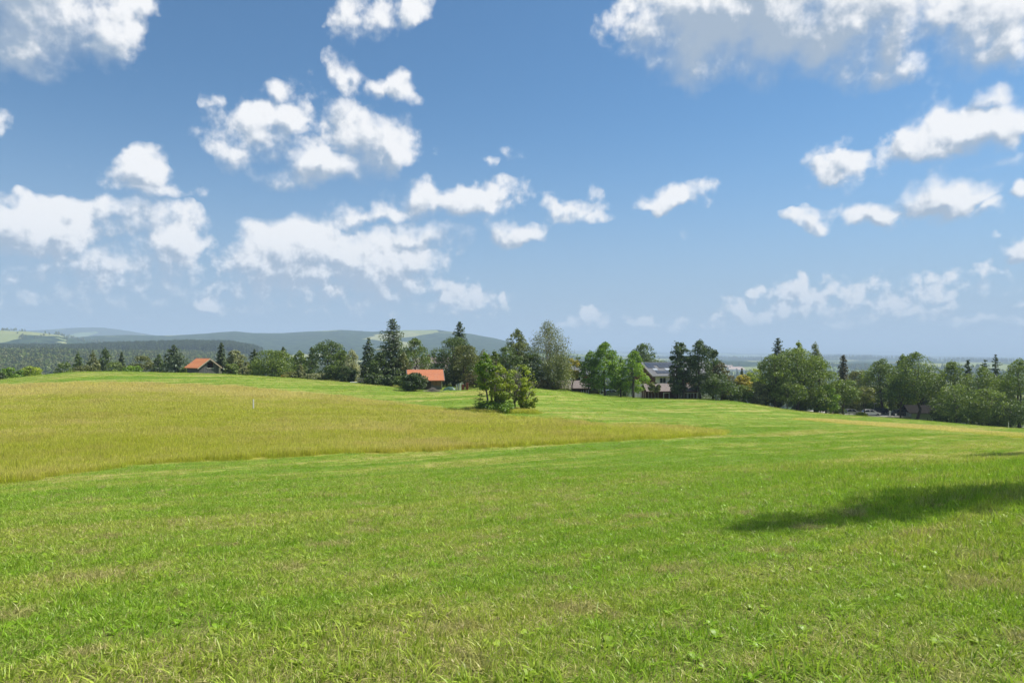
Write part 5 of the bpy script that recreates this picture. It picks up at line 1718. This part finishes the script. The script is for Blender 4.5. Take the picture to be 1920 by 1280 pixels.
# ------------------------------------------------------------------ far houses
def far_house(px, Y, w, d, h, roof, wall, label, group, rz=0):
    x = at(px, Y)
    root = empty('far_house', (x, Y, gh(x, Y)), R(rz))
    tag(root, label, 'house', group)
    MB().box(-w / 2, w / 2, -d / 2, d / 2, -3, h).build('wall', wall, root)
    m = MB()
    m.poly([(-w / 2 - .4, -d / 2 - .5, h), (w / 2 + .4, -d / 2 - .5, h), (w / 2 + .4, 0, h + d * .42), (-w / 2 - .4, 0, h + d * .42)])
    m.poly([(-w / 2 - .4, d / 2 + .5, h), (w / 2 + .4, d / 2 + .5, h), (w / 2 + .4, 0, h + d * .42), (-w / 2 - .4, 0, h + d * .42)])
    m.poly([(-w / 2 - .4, -d / 2 - .5, h), (-w / 2 - .4, d / 2 + .5, h), (-w / 2 - .4, 0, h + d * .42)])
    m.poly([(w / 2 + .4, -d / 2 - .5, h), (w / 2 + .4, d / 2 + .5, h), (w / 2 + .4, 0, h + d * .42)])
    m.build('roof', roof, root)
def far_places():
    for px, Y, rz in ((4, 3340, 10), (12, 3420, -20), (21, 3300, 30), (30, 3380, 5), (37, 3460, -10), (42, 3320, 60), (26, 3160, 20), (8, 3180, 75)):
        far_house(px, Y, random.uniform(11, 16), 9.5, 6.5, M_SHINGLE, M_WHITE, 'small white house of the village on the far green hillside', 'village houses on the far hillside', rz)
    for px, Y, w in ((1372, 2700, 34), (1381, 2760, 46), (1388, 2640, 30), (1366, 2840, 30)):
        far_house(px, Y, w, 16, 9, M_TOWN, M_WHITE, 'pale far building with a reddish roof in the town on the plain', 'town buildings on the plain', random.uniform(-20, 20))
grey_barn()
orange_barn()
brown_house()
solar_building()
hut()
car_park()
small_things()
far_places()

# ------------------------------------------------------------------ air
def haze():
    m, g, out = new_mat('haze')
    v = g.n('ShaderNodeVolumePrincipled')
    v.inputs['Color'].default_value = HAZE_COL
    v.inputs['Density'].default_value = HAZE_DENS
    v.inputs['Anisotropy'].default_value = .0
    g.link(v.outputs[0], out.inputs['Volume'])
    o = MB().box(-52000, 52000, -52000, 52000, -700, 345).build('haze', m)
    tag(o, 'pale blue summer haze over the valley', None, None, 'stuff')
HAZE_COL = (.60, .79, 1.0, 1)
HAZE_DENS = 1.6e-4
haze()

# ------------------------------------------------------------------ grass: real blades, in tufts set out over the field
def grass_mat(name, trans=.35, tall=False):
    """blade colour = field colour where it grows, shifted by the blade's own tint (red = dryness, green = lightness, blue = how far up the stem)"""
    m, g, out = new_mat(name)
    dry, col, P = use_field(g)
    a = g.n('ShaderNodeAttribute', attribute_name='tint')
    sp = g.n('ShaderNodeSeparateColor', ins={0: a.outputs['Color']})
    if tall:
        big = g.noise(P, .06, 3, .5, dim='2D')
        mid = g.noise(P, .6, 3, .6, dim='2D')
        sep = g.n('ShaderNodeSeparateXYZ', ins={0: P})
        crest = g.m('MAXIMUM', g.m('MULTIPLY', g.sm(sep.outputs[1], 84, 112), .50), g.m('MULTIPLY', g.sm(sep.outputs[0], 60, 80), .30))      # the hilltop and the strip by the trees are drier
        str_ = g.noise(g.n('ShaderNodeVectorMath', operation='MULTIPLY', ins={0: P, 1: (.05, .22, 0)}).outputs[0], 1.0, 3, .55, dim='2D')
        k = g.sm(g.m('ADD', crest, g.m('ADD', g.m('MULTIPLY', big, .55), g.m('ADD', g.m('MULTIPLY', mid, .45), g.m('MULTIPLY', str_, .55)))), .60, 1.14)
        stem = g.mix(k, (.430, .520, .028), (.660, .610, .110))
        head = g.mix(k, (.620, .630, .075), (.800, .690, .290))
        col = g.mix(g.sm(sp.outputs[2], .55, 1.0), stem, head)
        col = g.mix(g.m('MULTIPLY', g.sm(g.noise(P, .11, 3, .6, dim='2D', Lacunarity=2.2), .52, .66), g.m('MULTIPLY', g.sm(sp.outputs[2], .5, .9), .22)), col, (.50, .30, .17))
        col = g.mix(g.m('MULTIPLY', sp.outputs[0], .6), col, (.52, .43, .16))
    else:
        green = g.mix(g.m('MULTIPLY', dry, .72), (.235, .430, .022), (.460, .530, .070))
        green = g.mix(g.m('MULTIPLY', g.sm(g.noise(P, 1.15, 3, .55, dim='2D'), .61, .70), .75), green, (.46, .39, .17))
        straw = (.50, .43, .20)
        col = g.mix(g.m('MULTIPLY', sp.outputs[0], g.m('ADD', .35, g.m('MULTIPLY', dry, .65))), green, straw)
    br = g.m('ADD', .55, g.m('MULTIPLY', sp.outputs[1], .80))
    col = g.n('ShaderNodeVectorMath', operation='SCALE', ins={0: col, 'Scale': br}).outputs[0]
    d = g.n('ShaderNodeBsdfDiffuse', ins={'Color': col})
    t = g.n('ShaderNodeBsdfTranslucent', ins={'Color': g.mix(.12 if tall else .35, col, (.42, .44, .02) if tall else (.30, .42, .02))})
    mx = g.n('ShaderNodeMixShader', ins={0: trans, 1: d.outputs[0], 2: t.outputs[0]})
    gl = g.n('ShaderNodeBsdfGlossy', ins={'Color': (.9, .9, .85, 1), 'Roughness': .42})
    mx2 = g.n('ShaderNodeMixShader', ins={0: .018, 1: mx.outputs[0], 2: gl.outputs[0]})
    g.link(mx2.outputs[0], out.inputs[0])
    return m
GRASS_M = grass_mat('grass_blades', .42)
HAY_M = grass_mat('hay_stems', .48, True)

def blades(n, rad, hmin, hmax, wid, lean, rng, dryp=.2, segs=3, flat=0.0, head=0.0):
    """n curved tapering blades in a round patch -> verts, quads, tris, tint"""
    V, Q, T, C = [], [], [], []
    for k in range(n):
        a, rr = rng.uniform(0, 2 * math.pi), rad * math.sqrt(rng.uniform())
        bx, by = rr * math.cos(a), rr * math.sin(a)
        hgt = rng.uniform(hmin, hmax) * (1 - .25 * rr / rad)
        th = rng.uniform(0, 2 * math.pi)
        ln = abs(rng.normal(lean, lean * .6))
        lying = rng.uniform() < flat
        if lying:
            ln = rng.uniform(1.6, 3.2)
        dx, dy = math.cos(th), math.sin(th)
        fx = rng.uniform(0, math.pi)
        sx, sy = math.cos(fx), math.sin(fx)
        w0 = wid * rng.uniform(.7, 1.3)
        dr = 1.0 if (rng.uniform() < dryp or lying) else rng.uniform(0, .25)
        li = rng.uniform()
        b0 = len(V)
        tot = math.sqrt(1 + ln * ln * .5)
        for s in range(segs + 1):
            t = s / segs
            off = ln * hgt * t * t / tot
            z = hgt * (t - (.35 * ln * t * t if ln > .8 else .12 * ln * t * t)) / max(1, tot * .75)
            z = max(z, .006 + .012 * t)
            x, y = bx + dx * off, by + dy * off
            w = w0 * (1 - t) ** .6 * (1 if s else .7)
            if head and t > .72:
                w = w0 * head * (1.1 - abs(t - .87) * 4)
            if s == segs:
                V.append((x, y, z))
                C.append((dr, li, t, 1))
            else:
                V.append((x - sx * w / 2, y - sy * w / 2, z))
                V.append((x + sx * w / 2, y + sy * w / 2, z))
                C += [(dr, li, t, 1)] * 2
        for s in range(segs - 1):
            i = b0 + 2 * s
            Q.append((i, i + 1, i + 3, i + 2))
        i = b0 + 2 * (segs - 1)
        T.append((i, i + 1, i + 2))
    return V, Q, T, C
def rosette(n, rad, wid, rng, V, Q, T, C):
    """broad weed leaves close to the ground"""
    for k in range(n):
        a = rng.uniform(0, 2 * math.pi)
        L, w = rad * rng.uniform(.6, 1.1), wid * rng.uniform(.7, 1.2)
        up = rng.uniform(.25, .9)
        dx, dy = math.cos(a), math.sin(a)
        b = len(V)
        prof = ((0, .25), (.35, .9), (.7, 1.0), (1.0, 0))
        li = rng.uniform(.15, .7)
        for t, ww in prof:
            x, y, z = dx * L * t, dy * L * t, .01 + L * up * math.sin(t * 2.0) * .7
            if ww == 0:
                V.append((x, y, z))
                C.append((0, li, t, 1))
            else:
                V.append((x - dy * w * ww / 2, y + dx * w * ww / 2, z))
                V.append((x + dy * w * ww / 2, y - dx * w * ww / 2, z))
                C += [(0, li, t, 1)] * 2
        Q += [(b, b + 1, b + 3, b + 2), (b + 2, b + 3, b + 5, b + 4)]
        T.append((b + 4, b + 5, b + 6))
def tuft_col(name, specs, mat):
    c = bpy.data.collections.new(name)
    for k, (V, Q, T, C) in enumerate(specs):
        me = fast_mesh(name, np.array(V), np.array(Q), np.array(T))
        attr(me, 'tint', C, 'POINT', 'FLOAT_COLOR')
        me.materials.append(mat)
        c.objects.link(bpy.data.objects.new('%s.%03d' % (name, k), me))
    return c
def scatter(name, P, scl, idx, col, label, cat_kind='stuff'):
    """instances of the tufts on the given points (geometry nodes)"""
    me = bpy.data.meshes.new(name)
    me.vertices.add(len(P))
    me.vertices.foreach_set('co', np.ascontiguousarray(P, np.float32).ravel())
    n = len(P)
    rot = np.stack([RNG.normal(0, .06, n), RNG.normal(0, .06, n), RNG.uniform(0, 2 * math.pi, n)], -1)
    attr(me, 'rot', rot, 'POINT', 'FLOAT_VECTOR')
    attr(me, 'scl', scl, 'POINT', 'FLOAT_VECTOR')
    attr(me, 'idx', idx, 'POINT', 'INT')
    me.update()
    o = bpy.data.objects.new(name, me)
    COL.objects.link(o)
    t = bpy.data.node_groups.new(name, 'GeometryNodeTree')
    t.interface.new_socket('Geometry', in_out='INPUT', socket_type='NodeSocketGeometry')
    t.interface.new_socket('Geometry', in_out='OUTPUT', socket_type='NodeSocketGeometry')
    N = t.nodes
    gi, go = N.new('NodeGroupInput'), N.new('NodeGroupOutput')
    iop = N.new('GeometryNodeInstanceOnPoints')
    ci = N.new('GeometryNodeCollectionInfo')
    ci.inputs['Collection'].default_value = col
    ci.inputs['Separate Children'].default_value = True
    ci.inputs['Reset Children'].default_value = True
    def na(nm, ty):
        q = N.new('GeometryNodeInputNamedAttribute')
        q.data_type = ty
        q.inputs['Name'].default_value = nm
        return q.outputs[0]
    L = t.links.new
    L(gi.outputs[0], iop.inputs['Points'])
    L(ci.outputs[0], iop.inputs['Instance'])
    iop.inputs['Pick Instance'].default_value = True
    L(na('idx', 'INT'), iop.inputs['Instance Index'])
    L(na('rot', 'FLOAT_VECTOR'), iop.inputs['Rotation'])
    L(na('scl', 'FLOAT_VECTOR'), iop.inputs['Scale'])
    L(iop.outputs[0], go.inputs[0])
    md = o.modifiers.new('scatter', 'NODES')
    md.node_group = t
    tag(o, label, None, None, cat_kind)
    return o
def wedge(n, r0, r1, half=.90, pad=3.5):
    """random points on the ground in front of the camera between two distances"""
    Y = np.sqrt(RNG.uniform(r0 * r0, r1 * r1, n))
    X = RNG.uniform(-1, 1, n) * (half * Y + pad)
    return X, Y

def build_grass():
    rng = np.random.default_rng(11)
    short = []
    for k in range(8):
        short.append(blades(40, .13, .030, .080, .0075, .85, rng, .22, 3, .20))
    for k in range(3):                                     # longer clumps the mower left
        short.append(blades(26, .08, .07, .15, .0095, 1.1, rng, .06, 4))
    for k in range(3):
        s = blades(8, .12, .03, .08, .006, .6, rng, .2, 3)
        rosette(7, .050, .022, rng, *s)
        short.append(s)
    for k in range(2):                                     # dry clippings lying about
        short.append(blades(30, .16, .06, .13, .0050, .8, rng, .85, 3, .9))
    cshort = tuft_col('short_tuft', short, GRASS_M)
    Ps, Ss, Is = [], [], []
    def pick(n, w):
        w = np.array(w, float)
        return RNG.choice(len(w), n, p=w / w.sum())
    for r0, r1, dens, sc in ((2.2, 6, 190, 1.0), (6, 10, 140, 1.05), (10, 16, 76, 1.25), (16, 27, 38, 1.55)):
        area = (r1 * r1 - r0 * r0) * .90 + 7 * (r1 - r0)
        n = int(area * dens)
        X, Y = wedge(n, r0, r1)
        idx = pick(n, [8] * 8 + [3.0] * 3 + [1.6] * 3 + [4.5] * 2)
        s = sc * RNG.uniform(.75, 1.3, n)
        vig = fbm(X / 1.4, Y / 1.4, 21, 3)
        zs = s * (.70 + .5 * vig)
        # the bank on the right was cut higher
        bank = np.clip((X - .28 * Y - 1.2) / 3.0, 0, 1)
        zs = zs * (1 + .8 * bank)
        Ps.append(np.stack([X, Y, height(X, Y) - .004], -1))
        Ss.append(np.stack([s, s, zs], -1))
        Is.append(idx)
    scatter('mown_grass', np.concatenate(Ps), np.concatenate(Ss), np.concatenate(Is), cshort,
            'short mown green grass with dry clippings in the foreground')
    # farther stubble: wider tufts
    wide = []
    for k in range(6):
        wide.append(blades(120, .55, .05, .12, .013, .6, rng, .25, 2, .12))
    for k in range(2):
        wide.append(blades(60, .25, .10, .22, .016, .6, rng, .08, 2))
    cwide = tuft_col('wide_tuft', wide, GRASS_M)
    Ps, Ss, Is = [], [], []
    for r0, r1, dens, sc in ((24, 45, 5.0, .9), (45, 80, 2.0, 1.25), (80, 175, .65, 2.0)):
        area = (r1 * r1 - r0 * r0) * .90
        n = int(area * dens)
        X, Y = wedge(n, r0, r1, .86)
        k = ~(inside(TALL, X, Y) | inside(DRY, X, Y))
        X, Y = X[k], Y[k]
        n = len(X)
        s = sc * RNG.uniform(.8, 1.2, n)
        Ps.append(np.stack([X, Y, height(X, Y) - .01], -1))
        Ss.append(np.stack([s, s, np.minimum(s, 1.3)], -1))
        Is.append(pick(n, [6] * 6 + [1.2] * 2))
    scatter('mown_stubble', np.concatenate(Ps), np.concatenate(Ss), np.concatenate(Is), cwide,
            'mown green meadow with paler swaths stretching down the slope')
    # standing hay grass
    hay = []
    for k in range(6):
        s = blades(70, .45, .42, .78, .010, .16, rng, .22, 4, 0, 2.4)
        l = blades(90, .45, .14, .42, .014, .35, rng, .05, 3)
        b = len(s[0])
        s[0].extend(l[0])
        s[1].extend([tuple(i + b for i in q) for q in l[1]])
        s[2].extend([tuple(i + b for i in q) for q in l[2]])
        s[3].extend([(c[0], c[1], c[2] * .45, 1) for c in l[3]])
        hay.append(s)
    chay = tuft_col('hay_tuft', hay, HAY_M)
    for poly, nm, lab, den, hs in ((TALL, 'tall_grass', 'unmown golden green hay grass standing on the hill', 1.0, 1.0),
                                   (DRY, 'dry_grass', 'strip of straw coloured dry grass along the tree line', 1.0, .5)):
        x0, y0 = poly.min(0)
        x1, y1 = poly.max(0)
        n = int((x1 - x0) * (y1 - y0) * 6 * den)
        X, Y = RNG.uniform(x0, x1, n), RNG.uniform(y0, y1, n)
        keep = inside(poly, X, Y) & (RNG.uniform(0, 1, n) < np.clip(48 / Y, .28, 1)) & (np.abs(X) < .95 * Y)
        X, Y = X[keep], Y[keep]
        n = len(X)
        if poly is TALL:                                    # rough growth left standing round the thicket
            m_ = 260
            a_, q_ = RNG.uniform(0, 2 * math.pi, m_), np.sqrt(RNG.uniform(0, 1, m_))
            X = np.concatenate([X, at(940, 82) + q_ * 4.4 * np.cos(a_)])
            Y = np.concatenate([Y, 81.6 + q_ * 2.4 * np.sin(a_)])
            n = len(X)
        s = np.clip(Y / 52, .85, 1.9) * RNG.uniform(.85, 1.2, n)
        vig = fbm(X / 5, Y / 5, 31, 3)
        zs = hs * (.46 + .62 * vig) * RNG.uniform(.9, 1.1, n)
        scatter(nm, np.stack([X, Y, height(X, Y) - .02], -1), np.stack([s, s, zs], -1), RNG.integers(0, 6, n), chay, lab)
build_grass()
lazy_forest()
